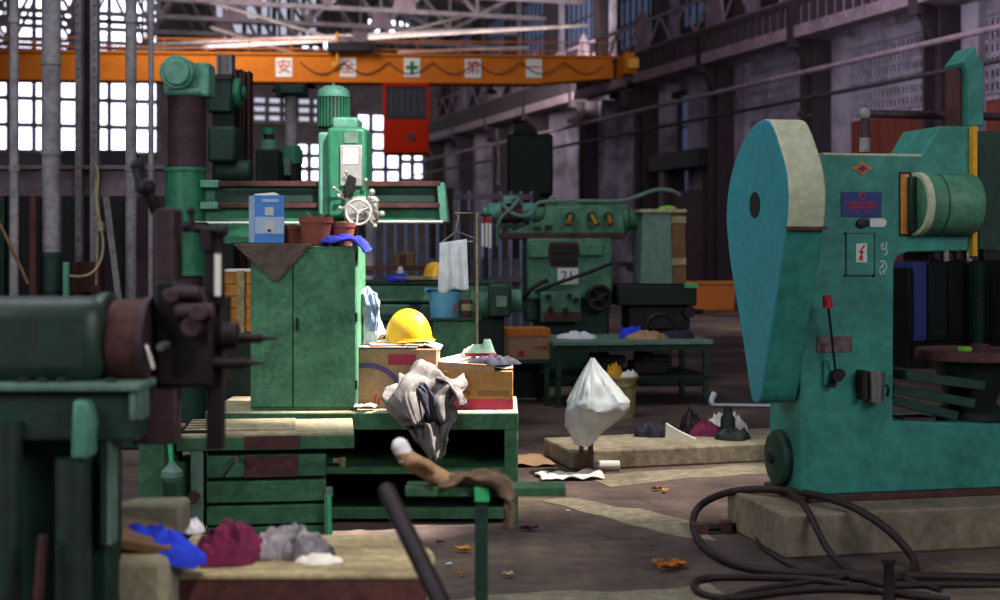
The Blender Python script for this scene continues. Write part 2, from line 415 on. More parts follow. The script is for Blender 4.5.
g = MB().box(15.55, 15.62, 16, 60, 6.95, 7.05).box(15.55, 15.62, 16, 60, 7.75, 7.83)
y = 16.
while y < 58:
    g.bar((15.58, y, 7.0), (15.58, y+.75, 7.8), .05); g.bar((15.58, y+.75, 7.8), (15.58, y+1.5, 7.0), .05); y += 1.5
for y in Yb: g.prism([(y-.5, 7.0), (y+.5, 7.0), (y+.3, 7.9), (y, 8.15), (y-.3, 7.9)], 'x', 15.53, 15.6)
hs(g, 'walkway_railing', 'wall_lit', 'lattice steel railing of the walkway above the crane rail', 'railing', smooth=False)
for nm, z, r_, m, lb in (('air_pipe', 5.2, .055, 'wall_lit', 'pale upper service pipe running along the long wall'), ('cable_conduit', 4.64, .045, 'wall_steel', 'dark lower conduit running along the long wall')):
    hs(MB().cyl((15.0, 16, z), (15.0, 60, z), r_, n=10), nm, m, lb, 'pipe')
# infill of the bays
for k, y in enumerate(Yb[:-1]):
    y0, y1 = y+vA, y+vB
    if k < 3:
        v = MB(); nr, nc = 6, 20; zz0, zz1 = 4.3, 5.7
        hs(MB().box(16.17, 16.345, y0, y1, zz0, zz1), 'vent_shade_backing', 'black', 'black backing painting the shade behind the pierced vent blocks', 'vent backing', smooth=False)['group'] = 'vent backings'  # black sheet stands in for the shade inside the holes
        v.box(16.1, 16.36, y0, y1, zz1, 5.98).box(16.1, 16.36, y0, y1, zz0-.12, zz0)
        hb = (zz1-zz0)/nr; wb = (y1-y0)/nc
        for i in range(nr+1): v.box(16.1, 16.15, y0, y1, zz0+i*hb-.045, zz0+i*hb+.045)
        for j in range(nc+1): v.box(16.1, 16.15, y0+j*wb-.028, y0+j*wb+.028, zz0, zz1)
        tag(hs(v, 'vent_panel', 'vent_block', ['pierced vent block panel in the wall bay beyond the frame edge', 'pierced vent block panel above the press head', 'pierced vent block panel between the guard and the pale pier'][k], 'vent panel', smooth=False), group='pierced vent panels')
        v = MB().box(16.12, 16.34, y0, y1+.1, 0, 4.3)
        for j in range(5): v.box(16.09, 16.13, y0+j*.55, y0+j*.55+.05, 0, 4.3)
        tag(hs(v, 'wall_panel', 'red_panel', ['red brown panelled lower wall at the edge of the frame', 'red brown panelled lower wall behind the press head', 'red brown panelled lower wall behind the green guard'][k], 'panel', smooth=False), group='red brown lower panels')
    else:
        n += 1
        t = thing('window_%d' % n, Fr(*HALL.w((16.2, y+(2.55 if k == 3 else .5), 0)).xy, 17.6), 'dim tall window low in the long wall between steel columns', 'window', 'tall windows of the long wall', 'structure')
        if k != 3: t.scale = (1, 1.7, 1)
        f = MB().box(-.1, .1, 0, .12, 1.0, 5.7).box(-.1, .1, .7, .8, 1.0, 5.7).box(-.1, .1, 0, 1.45, .9, 1.05).box(-.1, .1, 0, 1.45, 5.6, 5.75)
        for i in range(1, 5): f.box(-.06, .06, 0, .8, 1+i*.93, 1.06+i*.93)
        f.build('frame', 'wall_steel', t, smooth=False)
        MB().box(0, .03, .1, .75, 1.0, 5.65).build('pane', 'blue_pane', t, smooth=False)
# clerestory windows over the walkway
for k, y in enumerate(Yb[:-1]):
    n += 1
    t = thing('window_%d' % n, Fr(*HALL.w((16.25, y+.6, 0)).xy, 17.6), 'blue grey barred clerestory window above the walkway railing', 'window', 'clerestory windows over the walkway', 'structure')
    f = MB().box(-.1, .1, 0, .1, 7.4, 10.4).box(-.1, .1, 2.6, 2.7, 7.4, 10.4).box(-.1, .1, 0, 2.7, 7.3, 7.45).box(-.1, .1, 0, 2.7, 10.3, 10.45)
    for i in range(1, 6): f.box(-.05, .05, i*.45-.02, i*.45+.02, 7.4, 10.4)
    for i in range(1, 4): f.box(-.05, .05, 0, 2.7, 7.4+i*.75-.02, 7.4+i*.75+.02)
    f.build('frame', 'wall_steel', t, smooth=False)
    MB().box(0, .03, .05, 2.65, 7.4, 10.4).build('pane', 'blue_pane', t, smooth=False)
# dark doorway under a canopy
fd = Fr(*HALL.w((15.9, 0, 0)).xy, 17.6)
a = fd.aty(702, 240, -.2); b = fd.aty(668, 240, -.2); y0, y1 = min(a.y, b.y), max(a.y, b.y)
t = thing('door_1', fd, 'dark doorway under a heavy canopy beam in the long wall', 'door', kind='structure')
MB().box(-.1, .3, y0, y1, 0, 3.0).build('door_leaf', 'rust_purple', t)
MB().box(-.55, .3, y0-.5, y1+.5, 3.55, 4.0).build('canopy_beam', 'black', t)
MB().box(-.2, .3, y0-.25, y0, 0, 3.6).box(-.2, .3, y1, y1+.25, 0, 3.6).build('door_frame', 'wall_steel', t)
# end wall with glazing
hs(MB().box(-40, 16.8, 60, 60.6, 0, 18), 'wall_back', 'roof_board', 'far end wall of the hall behind the crane', 'wall')
def glazing(x0, x1, z0, z1, nx, nzz, label, paneM='daylight_pane'):
    global n; n += 1
    t = thing('window_%d' % n, Fr(*HALL.w((x0, 59.8, 0)).xy, 17.6), label, 'window', kind='structure')
    f = MB()
    for i in range(nx+1): f.box((x1-x0)*i/nx-.09, (x1-x0)*i/nx+.09, -.1, .15, z0, z1)
    for j in range(nzz+1): f.box(-.09, x1-x0+.09, -.1, .15, z0+(z1-z0)*j/nzz-.09, z0+(z1-z0)*j/nzz+.09)
    f.build('frame', 'truss_steel', t, smooth=False)
    MB().box(0, x1-x0, .05, .1, z0, z1).build('pane', paneM, t, smooth=False)
fe = Fr(*HALL.w((0, 59.8, 0)).xy, 17.6)
def ex(u, v): return fe.at(u, v, 0)
for (u0, u1, v0, v1, nx, ny, lb) in ((-70, 158, -80, 150, 9, 9, 'added glowing gable glazing behind the riveted columns'),  # added glowing panes, brighten this corner
        (230, 249, 144, 160, 2, 2, 'small white glowing window beside the brown belt posts'),
        (252, 326, 98, 122, 5, 3, 'row of hazy glazing under the orange girder'),
        (296, 322, 143, 182, 2, 3, 'white glowing window left of the drill head'),
        (356, 400, 114, 188, 3, 4, 'bright white window under the red crane cab'),
        (400, 424, 144, 180, 2, 2, 'white glowing window past the red crane cab'),
        (366, 428, -30, 34, 4, 4, 'bright gable glazing seen between the roof trusses above the crane'),
        (300, 332, 40, 52, 3, 1, 'small white gable light just above the girder'),
        (214, 318, -30, 40, 7, 4, 'hazy grey gable glazing seen through the truss webs')):
    a, b = ex(u0, v1), ex(u1, v0); glazing(a.x, b.x, a.z, b.z, nx, ny, lb, 'pale_pane' if 'hazy' in lb else 'daylight_pane')
# roof: boarded planes, skylights, trusses
ridge, eL, eR = 2.0, -14.0, 16.8
def roof_z(x): return 15.5-(abs(x-ridge)/((ridge-eL) if x < ridge else (eR-ridge)))*4.6
r_ = MB()
for x0, x1 in ((eL-16, ridge), (ridge, eR)):
    z0 = roof_z(max(x0, eL)) if x0 > eL-1 else 10.9-4.6; z1 = roof_z(x1)
    r_.poly([(x0, 34, z0), (x1, 34, z1), (x1, 61, z1), (x0, 61, z0), (x0, 34, z0+.15), (x1, 34, z1+.15), (x1, 61, z1+.15), (x0, 61, z0+.15)],
            [(0, 1, 2, 3), (4, 5, 6, 7), (0, 1, 5, 4), (2, 3, 7, 6), (0, 3, 7, 4), (1, 2, 6, 5)])
hs(r_, 'ceiling', 'roof_board', 'dark boarded pitched roof over the hall', 'roof', smooth=False)
for i, y in enumerate((42, 45.5, 49, 52.5, 56, 59)):
    t = thing('roof_truss', Fr(*HALL.w((0, y, 0)).xy, 17.6), 'riveted steel roof truss spanning above the orange crane', 'truss', 'steel roof trusses', 'structure')
    zb = 9.4
    MB().box(eL-6, eR-.6, -.1, .1, zb-.07, zb+.07).build('bottom_chord', 'truss_steel', t, smooth=False)
    tc = MB(); xs = [eL-6+(eR-.6-eL+6)*j/14 for j in range(15)]
    for a, b in zip(xs, xs[1:]): tc.bar((a, 0, roof_z(a)-.3), (b, 0, roof_z(b)-.3), .2)
    tc.build('top_chord', 'truss_steel', t, smooth=False)
    for sgn, nm in ((0, 'post'), (1, 'diagonal')):
        q = MB()
        for j in range(1, 14):
            if sgn == 0: q.bar((xs[j], 0, zb), (xs[j], 0, roof_z(xs[j])-.3), .1)
            else:
                q.bar((xs[j], 0, zb), (xs[j+1], 0, roof_z(xs[j+1])-.3), .12); q.bar((xs[j], 0, zb), (xs[j-1], 0, roof_z(xs[j-1])-.3), .12)
        o = q.build('web_'+nm, 'truss_steel', t, smooth=False)
        o.name = 'web_post' if sgn == 0 else 'web_diagonal'
    q = MB()
    for j in range(2, 13, 2): q.prism([(xs[j]-.45, zb), (xs[j]+.45, zb), (xs[j]+.25, zb+.5), (xs[j]-.25, zb+.5)], 'y', -.13, -.1)
    q.build('gusset', 'wall_lit', t, smooth=False)
# pale slanting tie rods under the roof
for i, (p, q) in enumerate((((120, 52, -18), (620, 8, 0)), ((150, 44, 0), (700, 6, 0)), ((190, -4, 0), (330, 27, 0)), ((210, 27, 0), (300, 47, 0)), ((330, 50, 0), (460, 2, 0)), ((398, 52, 0), (560, 34, 0)))):
    ft_ = Fr(0, 42+i*1.2)
    a, b = ft_.at(p[0], p[1]), ft_.at(q[0], q[1])
    hs_ = single(MB().tube([a, b+Vector((0, 3, 0))], .06, 8), 'tie_rod', 'truss_pale', ft_, 'long pale slanting tie rod under the roof trusses', 'rod', 'slanting tie rods', 'structure')
# purlins
for x in (-12, -8, -4, 0, 5, 9, 13):
    hs(MB().bar((x, 35, roof_z(x)-.12), (x, 60, roof_z(x)-.12), .16), 'roof_purlin', 'truss_steel', 'steel purlin running lengthwise under the roof boards', 'purlin', smooth=False)['group'] = 'roof purlins'

# ================================================================== OVERHEAD CRANE
fc = Fr(-1.0, 39.5, 4)
t = thing('overhead_crane', fc, 'orange bridge crane girder with white sign plates across the hall', 'crane')
g = MB(); a = fc.at(-60, 81, 0); b = fc.at(618, 79, 0)
zt = fc.at(300, 54, 0).z; zb = fc.at(300, 81, 0).z
xe = fc.at(619, 70, 0).x; xs_ = a.x
g.prism([(xs_, zb), (xe-2.2, zb), (xe, zb+.17), (xe, zt-.02), (xs_, zt-.02)], 'y', 0, .7)
g.build('girder', 'crane_orange', t, smooth=False)
MB().box(xs_, xe, -.08, .78, zt-.03, zt+.03).box(xs_, xe-2.2, -.06, .76, zb-.03, zb+.02).build('flange', 'crane_orange', t, smooth=False)
e = MB().box(xe-.1, xe+.35, -1.6, 2.2, zb+.1, zt-.08).build('end_truck', 'crane_orange', t, bevel=.03)
for yy in (-1.2, 1.8): MB().cyl((xe, yy, zb-.02), (xe+.25, yy, zb-.02), .24).build('wheel', 'dark_iron', t)
MB().box(xe-.05, xe+.4, -1.85, -1.6, zb+.2, zb+.5).build('buffer', 'yellow', t, bevel=.04)
r_ = MB()
x = xs_
while x < xe: r_.bar((x, .7, zt), (x, .7, zt+.5), .03); x += 1.2
r_.bar((xs_, .7, zt+.5), (xe, .7, zt+.5), .035).bar((xs_, .7, zt+.25), (xe, .7, zt+.25), .03)
r_.build('walkway_rail', 'crane_orange', t, smooth=False)
for u, ch, m in ((284, '安', 'red'), (348, '全', 'red'), (412, '+', 'sign_green'), (473, '第', 'red'), (534, '一', 'red')):
    c = fc.at(u, 67.5 if u < 450 else 68.5, -.03)
    s_ = MB().box(c.x-.23, c.x+.23, -.035, -.002, c.z-.27, c.z+.27).build('sign_plate', 'sign_white', t)
    if ch == '+': MB().box(c.x-.17, c.x+.17, -.05, -.036, c.z-.05, c.z+.05).box(c.x-.05, c.x+.05, -.05, -.036, c.z-.17, c.z+.17).build('green_cross', m, s_)
    else: write(ch, .42, m, s_, (c.x, -.04, c.z), ext=.004, bold=.003)
pts = []
for i, u in enumerate(range(300, 606, 4)):
    pts.append(fc.at(u, 62+12*abs(math.sin((u-300)/44*PI/1.0)), -.05))
MB().tube(pts, .018, 6).build('festoon_cable', 'rust', t)
# trolley on the girder
q = MB(); a = fc.at(328, 52, .1); b = fc.at(372, 40, .1)
MB().box(a.x, b.x, -.4, 1.1, zt+.03, zt+.3).build('trolley_frame', 'dark_iron', t, bevel=.03)
MB().fx(fc, 336, 352, 36, 51, .3).fx(fc, 352, 368, 31, 50, .4, r1=.9).fy(fc, 344, 44, 6, -.3, .2).build('hoist_motor', 'wall_lit', t, bevel=.02)
MB().fb(fc, 336, 338, 32, 66, -.25, -.18).fb(fc, 332, 338, 62, 66, -.25, -.18).build('hook_bar', 'yellow', t)
# driver's cab hung below
fk = dfr(406, 39.2, 4)
t = thing('crane_cab', fk, 'red crane operator cab hanging under the orange girder', 'crane cab')
a = fk.at(383, 153, 0); b = fk.at(429, 85, 0); zc = fk.at(406, 119, 0).z
MB().box(a.x, b.x, 0, 1.3, a.z, zc).build('cab_body', 'cab_red', t, bevel=.03)
f = MB()
for u in (383, 426.5): f.fb(fk, u, u+3, 85, 119, 0, .1)
f.fb(fk, 383, 429, 83, 86, 0, 1.3).box(a.x, a.x+.1, 1.2, 1.3, zc, b.z).box(b.x-.1, b.x, 1.2, 1.3, zc, b.z)
f.build('window_frame', 'cab_red', t, smooth=False)
MB().box(a.x+.06, b.x-.06, .04, .06, zc, b.z-.05).build('window_glass', 'cab_glass', t)
MB().box(a.x+.1, b.x-.1, 1.2, 1.25, zc, b.z).build('back_panel', 'dark_iron', t)
m_ = MB()
for u in (387, 393, 398, 404, 410, 417, 423): m_.fb(fk, u, u+1.0, 87, 118, -.005, .02)
m_.fb(fk, 386, 427, 86, 88, -.01, .03).fb(fk, 386, 427, 116, 118.5, -.01, .03)
m_.build('window_bar', 'dark_iron', t)
MB().fy(fk, 411, 137, 4, -.04, .02).build('emblem', 'rust', t)
MB().box(a.x+.2, b.x-.2, .3, 1., b.z, b.z+.35).build('hanger', 'dark_iron', t)
# pendant lamps under the girder
for u, v, lb in ((310, 84, 'dark conical pendant lamp under the girder above the green motor'), (491, 89, 'dark conical pendant lamp under the girder past the cab')):
    fl = dfr(u, 39.8); c = fl.at(u, v)
    t = thing('pendant_lamp', fl, lb, 'lamp', 'lamps under the crane')
    MB().lathe([(.03, .25), (.06, .12), (.22, 0), (.2, 0), (.05, .1), (0, .1)], (c.x, 0, c.z-.12)).build('shade', 'black', t)
    MB().cyl((c.x, 0, c.z+.1), (c.x, 0, fl.at(u, 79).z), .02, n=8).build('stem', 'black', t)

# ================================================================== PRESS ON ITS PLINTH
fp = gfr(785, 559, 12)
PH = .217
fpl = Fr(fp.X, fp.Y, 12)
pl = MB().prism([(0, 0), (3.2, 0), (3.2, .78), (0, .78)], 'z', 0, PH)
single(pl, 'concrete_plinth', 'concrete', fpl, 'grey concrete plinth that the green press stands on', 'plinth', bevel=.012)
fb_ = Fr(fp.X, fp.Y, 12, 0)
YB = .30
t = thing('mechanical_press', fb_, 'large green C-frame press with teardrop flywheel guard on concrete plinth', 'press')
P = fb_
sil = [(800, 493), (800, 345), (806, 300), (816, 230), (817, 158), (822, 155), (922, 156), (940, 126), (973, 126), (973, 251), (908, 252), (898, 256), (894, 265), (893, 421), (1000, 424), (1080, 426), (1080, 490)]
pts = [(P.at(u, v, YB).x, P.at(u, v, YB).z) for u, v in sil]
pts[0] = (pts[0][0], PH+.035); pts[-1] = (pts[-1][0], PH+.035)
MB().prism(pts, 'y', YB, YB+.40).build('frame', 'press_green', t, bevel=.008)
xb = P.at(800, 400, YB).x
MB().box(xb-.02, pts[-1][0], YB-.03, YB+.43, PH, PH+.035).build('base_plate', 'rust', t, bevel=.006)
a = P.at(820, 155, YB); b = P.at(922, 155, YB)
MB().box(a.x+.02, b.x, YB+.0, YB+.38, a.z-.002, a.z+.012).build('top_plate', 'cream_dust_lit', t, bevel=.004)
# flywheel guard: outline of its face in the plane x = xg, thickness to the press
xg1 = P.at(800, 400, YB).x-.015; xg0 = xg1-.2
face = [(768, 118), (757, 121), (746, 134), (736, 155), (729, 180), (725.5, 210), (727, 240), (731, 272), (737, 305), (744, 350), (750, 396), (753, 403), (760, 403), (764, 380), (769, 345), (774, 312), (780, 275), (786, 232), (788.5, 208), (788.5, 184), (785, 162), (779, 143), (774, 128)]
fo = []
for u, v in face:
    q = P.aty(u, v, xg0); fo.append((q.y, q.z))
# smooth the outline once
def chaikin(p, k=1):
    for _ in range(k):
        o = []
        for i in range(len(p)):
            a, b = p[i], p[(i+1) % len(p)]
            o += [(a[0]*.75+b[0]*.25, a[1]*.75+b[1]*.25), (a[0]*.25+b[0]*.75, a[1]*.25+b[1]*.75)]
        p = o
    return p
fo = chaikin(fo, 2)
gd = MB().prism(fo, 'x', xg0, xg1).build('flywheel_guard', 'guard_teal', t, bevel=.012)
gd.data.materials.append(M['cream_dust_lit']); gd.data.materials.append(M['press_green'])
# the rim: cream above the seam paints in light from above, green paint below
zs = P.aty(788, 228, xg0).z
for f in gd.data.polygons:
    if abs(f.normal.x) < .5: f.material_index = 1 if f.center.z > zs else 2
sm = [p for p in fo if abs(p[1]-zs) < .02 and p[0] < .25]
yq = min(p[0] for p in fo)
MB().box(xg0-.004, xg1+.004, yq-.006, yq+.03, zs-.008, zs+.008).build('seam_strip', 'rust', gd)
q = P.aty(755, 205, xg0)
MB().cyl((xg0-.004, q.y, q.z), (xg0+.02, q.y, q.z), .068, n=28).build('shaft_hole', 'black', gd)
q = P.aty(768, 118, xg0)
MB().tube([(xg0+.12, q.y-.1, q.z-.0), (xg0+.125, q.y-.1, q.z+.022), (xg0+.14, q.y-.12, q.z+.02), (xg0+.15, q.y-.13, q.z-.005), (xg0+.18, q.y-.13, q.z+.01)], .006, 8, 2).build('lifting_hook', 'dark_iron', gd)
q = P.aty(775, 455, xb)
MB().lathe([(0, .06), (.03, .06), (.05, .05), (.135, .045), (.15, .03), (.15, 0), (0, 0)], (xb, .53, q.z), (-1, 0, 0)).build('pulley_cover', 'dark_green', t)
MB().cyl((xb-.05, .53, q.z), (xb-.075, .53, q.z), .03).build('cover_boss', 'dark_iron', t)
# drum, slot, ram guide
a = P.at(918, 173, .24); b = P.at(974, 235, .24); rr = (P.at(918, 173, .24).z-P.at(918, 235, .24).z)/2; zc = P.at(945, 204, .24).z
dr = MB().lathe([(0, 0), (rr*.98, 0), (rr, .01), (rr, b.x-a.x), (0, b.x-a.x)], (a.x, YB-.02, zc), (1, 0, 0), 36).build('drum', 'shaper_green', t, bevel=.004)
MB().lathe([(rr*1.03, 0), (rr*1.03, .035), (rr*.9, .035), (rr*.9, 0), (rr*1.03, 0)], (a.x-.005, YB-.02, zc), (1, 0, 0), 36).build('drum_rim', 'cream_dust_lit', dr)
MB().lathe([(rr*1.01, 0), (rr*1.01, .008), (rr*.95, .008), (rr*.95, 0), (rr*1.01, 0)], (a.x+.11, YB-.02, zc), (1, 0, 0), 36).build('drum_band', 'dark_green', dr)
MB().fb(P, 899.5, 911, 172, 236, YB-.006, YB+.02).build('slot', 'black', t)
MB().fb(P, 901, 909, 174, 234, YB-.012, YB).build('slot_lit_face', 'wood_orange', t)  # orange face paints the light inside the slot recess
MB().fb(P, 911, 918, 176, 232, YB-.05, YB+.02).build('drum_bearing', 'dark_green', t, bevel=.006)
MB().fb(P, 973, 977.5, 126, 256, YB-.04, YB+.05).build('yellow_guide', 'yellow', t)
MB().fb(P, 978, 1085, 132, 258, YB+.08, YB+.4).build('ram_housing', 'dark_green', t, bevel=.01)
MB().fp(P, [(967, 126), (967, 70), (963, 62), (975, 46), (978, 56), (984, 62), (984, 126)], YB+.15, YB+.35).build('slide_post', 'press_green', t, bevel=.006)
MB().fb(P, 957, 967, 68, 126, YB+.2, YB+.32).build('slide_gib', 'rust', t)
MB().fb(P, 930, 1000, 250, 262, YB+.03, YB+.33).build('clamp_block', 'dark_iron', t, bevel=.01)
for i, u in enumerate((936, 946, 958, 969, 984)):
    MB().fz(P, u-3.5, u+3.5, 249, 259+2*(i % 2), YB+.02, 12).build('clamp_bolt', 'steel' if i in (1, 3) else 'dark_iron', t)
# small fittings on the front plate
def emb(u, v, w_, h_): return [(P.at(u+a*w_, v+b*h_, YB).x, P.at(u+a*w_, v+b*h_, YB).z) for a, b in ((-1, 0), (-.45, -.35), (0, -1), (.45, -.35), (1, 0), (.45, .35), (0, 1), (-.45, .35))]
e_ = MB().prism(emb(862, 168.5, 11.5, 6.5), 'y', YB-.006, YB).build('emblem', 'emblem_orange', t)
MB().prism([(P.at(862+a, 168.5+b, YB).x, P.at(862+a, 168.5+b, YB).z) for a, b in ((-6, 0), (0, -4.2), (6, 0), (0, 4.2))], 'y', YB-.009, YB-.006).build('emblem_field', 'red', e_)
MB().prism([(P.at(862+a, 168.5+b, YB).x, P.at(862+a, 168.5+b, YB).z) for a, b in ((-3.2, 0), (0, -2.6), (3.2, 0), (0, 2.6))], 'y', YB-.012, YB-.009).build('emblem_star', 'sign_blue', e_)
s_ = MB().fb(P, 841.5, 881.5, 192, 217, YB-.006, YB).build('name_plate', 'sign_blue', t)
r_ = MB()
r_.fb(P, 846, 877, 202, 204.6, YB-.008, YB-.006).fb(P, 849, 874, 206, 208.4, YB-.008, YB-.006).fb(P, 850, 859, 211, 212.4, YB-.008, YB-.006).fb(P, 863, 873, 211, 212.4, YB-.008, YB-.006)
r_.build('plate_lettering', 'print_red', s_)
c = P.at(861.5, 196.3, YB); MB().lathe([(.012, 0), (.019, 0), (.019, .003), (.012, .003), (.012, 0)], (c.x, YB-.006, c.z), (0, -1, 0), 20).build('plate_badge', 'red', s_)
c = P.at(862, 223, YB); MB().lathe([(0, 0), (.034, 0), (.034, .02), (0, .024)], (c.x, YB, c.z), (0, -1, 0), 20, sy=.7).build('push_button', 'dark_iron', t)
MB().fp(P, [(870, 218.5), (884, 218.5), (886.5, 221), (886.5, 224), (884, 227), (870, 227)], YB-.008, YB).build('paper_label', 'sign_white', t)
d_ = MB()
a0, a1, b0, b1 = 846, 875, 233, 276
d_.fb(P, a0, a1, b0, b1, YB-.004, YB)
d_ = d_.build('access_door', 'press_green', t)
l_ = MB()
for q in ((a0, a0+.8, b0, b1), (a1-.8, a1, b0, b1), (a0, a1, b1-1, b1), (a0, a1, b0, b0+.6)): l_.fb(P, *q, YB-.006, YB-.003)
l_.build('door_gap', 'black', d_)
MB().fb(P, a0-.6, a0+1.6, b1-2, b1+.6, YB-.012, YB).fb(P, a1-1.6, a1+.6, b1-2, b1+.6, YB-.012, YB).fb(P, a0-.6, a0+1.4, b0-.6, b0+1.6, YB-.012, YB).build('door_screw', 'dark_iron', d_)
w_ = MB().fb(P, 856, 867, 243.5, 262.5, YB-.007, YB-.003).build('warning_sign', 'sign_white', d_)
MB().fp(P, [(863.5, 245), (859, 253), (861.5, 253), (858.5, 260), (860.5, 260), (864.2, 251), (861.6, 251), (866, 245)], YB-.009, YB-.007).fb(P, 861.5, 863, 256, 261, YB-.009, YB-.007).build('lightning_bolt', 'red', w_)
ch = MB()
for pl_ in ([(881, 244), (881.5, 250), (886, 249), (886.5, 242)], [(883, 242), (883, 247)], [(886.5, 249), (887, 254), (884, 255)], [(880, 262), (884, 260), (883, 266), (880, 268)], [(885, 261), (887, 268), (882, 273), (885, 274)], [(879, 270), (881, 275)]):
    ch.tube([P.at(u, v, YB-.002) for u, v in pl_], .0035, 5, 1)
ch.build('chalk_mark', 'sign_white', t)
MB().fb(P, 817, 852, 336.5, 352, YB-.006, YB).build('data_plate', 'plate_brown', t)
lv = MB().fb(P, 825, 839, 361, 385, YB-.03, YB).build('lever_box', 'press_green', t, bevel=.006)
a = P.at(836, 376, YB-.06); b = P.at(828, 304, YB-.13)
MB().tube([a, b], .007, 8).cyl(a+Vector((0, -.03, 0)), a+Vector((0, .06, 0)), .028).build('lever', 'dark_iron', lv)
MB().fy(P, 841, 374, 5, YB-.06, YB).fy(P, 833, 384, 4, YB-.05, YB).build('lever_pivot', 'dark_iron', lv)
MB().tube([P.at(828, 307, YB-.13), P.at(827, 296, YB-.14)], .026, 12, 0, r1=.022).build('lever_knob', 'red', lv)
c = P.at(877, 372, YB-.07); c2 = P.at(877, 402, YB-.07)
cu = MB().lathe([(0, 0), (.038, 0), (.046, c.z-c2.z), (.043, c.z-c2.z), (.036, .01), (0, .01)], (c2.x, YB-.06, c2.z), (0, 0, 1)).build('metal_cup', 'steel', t)
MB().fb(P, 863, 868, 371, 400, YB-.08, YB).build('cup_bracket', 'dark_iron', t)
MB().tube([P.at(886, 385, YB-.08), P.at(889, 388, YB-.1), P.at(887, 396, YB-.08)], .008, 8, 2).build('cup_handle', 'dark_iron', cu)
# pipe standing behind the press
t = thing('pipe_stand', P, 'grey elbow pipe rising behind the press top and running level', 'pipe')
a = P.at(869, 155, .8); b = P.at(869, 113, .8); c = P.at(1080, 113, .8)
MB().cyl((a.x, .85, PH-.21), (a.x, .85, b.z), .024).cyl((a.x, .85, b.z), (c.x, .85, b.z), .024).build('pipe', 'rust_purple', t)
MB().ball((a.x, .85, b.z), .034).build('elbow', 'column_grey', t)
MB().cyl((a.x, .85, a.z+.02), (a.x, .85, a.z+.1), .03).build('pipe_clamp', 'column_grey', t)
# work in the throat: stack of plates, round table
fr_ = Fr(*P.w((0, 0, 0)).xy, 12, 0)
zt_ = P.at(950, 424, YB).z
t = thing('rotary_table', fr_, 'round brown work table under the press head', 'work table')
c = P.at(985, 351, YB+.1)
MB().lathe([(0, c.z), (.29, c.z), (.3, c.z-.015), (.3, c.z-.05), (.26, c.z-.06), (0, c.z-.06)], (c.x, YB+.24, 0), (0, 0, 1), 44).build('table_top', 'rust', t)
MB().lathe([(.22, c.z-.06), (.18, c.z-.14), (.13, zt_+.08), (.2, zt_+.04), (.2, zt_), (0, zt_)], (c.x, YB+.24, 0), (0, 0, 1), 32).build('pedestal', 'black_green', t)
MB().cbox((c.x-.12, YB+.1, c.z+.012), (.06, .05, .024), rz=.3).build('green_block', 'lime', t, bevel=.004)
MB().cyl((c.x+.03, YB+.2, c.z), (c.x+.03, YB+.2, c.z+.03), .05).build('centre_boss', 'rust', t)
for i, (u, v, L, ry, lb) in enumerate(((942, 380, .4, .25, 'dark green steel plate leaning topmost in the press throat'), (932, 396, .42, .33, 'dark green steel plate leaning in the middle of the throat stack'), (925, 408, .34, .45, 'dark green steel plate leaning lowest on the throat ledge'))):
    c = P.at(u, v, YB+.04)
    single(MB().cbox((c.x, YB+.1+.02*i, c.z), (L*1.15, .22, .05), ry=ry*.55), 'steel_plate', 'dark_green', fr_, lb, 'plate', 'plates in the press throat', bevel=.004)
c = P.at(925, 421, YB)
single(MB().box(c.x-.09, c.x+.1, YB+.06, YB+.2, zt_, zt_+.03), 'steel_bar', 'rust_purple', fr_, 'short brownish bar lying on the press throat ledge', 'bar', bevel=.005)

# ================================================================== HOSES ON THE FLOOR
def hose(name, pts, r, lb, m='hose', k=3):
    Y0 = pts[0][2] or zfloor(pts[0][1], r); P0 = Vector(((pts[0][0]-500)/F*Y0, Y0, 0))
    f = Fr(P0.x, P0.y)
    Q = []
    for u, v, Y in pts:
        if Y is None: Y = zfloor(v, r)
        Q.append(Vector(((u-500)/F*Y, Y, EYE-(v-V0)*Y/F))-P0)
    return single(MB().tube(Q, r, 10, k), name, m, f, lb, 'hose', 'rubber hoses by the press')
hose('rubber_hose', [(1060, 579, 6.42), (960, 577, None), (910, 576, None), (850, 574, None), (780, 573, None), (735, 566, None), (703, 549, None), (691, 526, None), (697, 506, 7.75), (722, 493, 7.55), (752, 488.5, 7.45), (790, 490, 7.3), (840, 500, 6.95), (880, 522, 6.75), (905, 546, 6.68), (918, 566, 6.66), (905, 577, None), (880, 580, None), (850, 577, None)], .020, 'thick dark hose looping over the plinth corner and along floor')
hose('rubber_hose', [(1055, 586, 6.3), (930, 584, None), (880, 586, None), (850, 572, None), (828, 552, 6.75), (815, 525, 6.8), (804, 503, 6.98), (790, 492, 7.28), (778, 490, 7.45), (768, 494, 7.5)], .017, 'dark hose dropping off the plinth front in a narrow curve')
hose('rubber_hose', [(930, 596, None), (850, 588, None), (790, 590, None), (730, 600, None), (698, 594, None), (692, 583, None), (706, 577, None), (760, 577, None), (820, 579, None), (880, 592, None), (950, 600, None)], .016, 'dark hose lying in flat loops at the bottom edge of the floor')
hose('rubber_hose', [(700, 612, None), (740, 592, None), (790, 584, None), (850, 576, None), (890, 574, None), (940, 590, None)], .012, 'thinner dark hose crossing under the flat loops', k=2)
hose('electric_cable', [(768, 491, 7.46), (757, 500, 7.43), (754, 522, 7.4), (757, 545, None), (775, 558, None), (800, 571, None), (830, 577, None)], .007, 'thin black cable hanging down the plinth side', 'black', 2)
fq = gfr(889, 600)
single(MB().lathe([(0, 0), (.03, 0), (.026, .02), (.022, .15), (.028, .16), (.028, .18), (0, .185)]), 'floor_peg', 'hose', fq, 'short dark upright peg among the hoses', 'peg')
fq = gfr(725, 534)
t = thing('pipe_fitting', fq, 'dark pipe fitting lying by the plinth side', 'fitting')
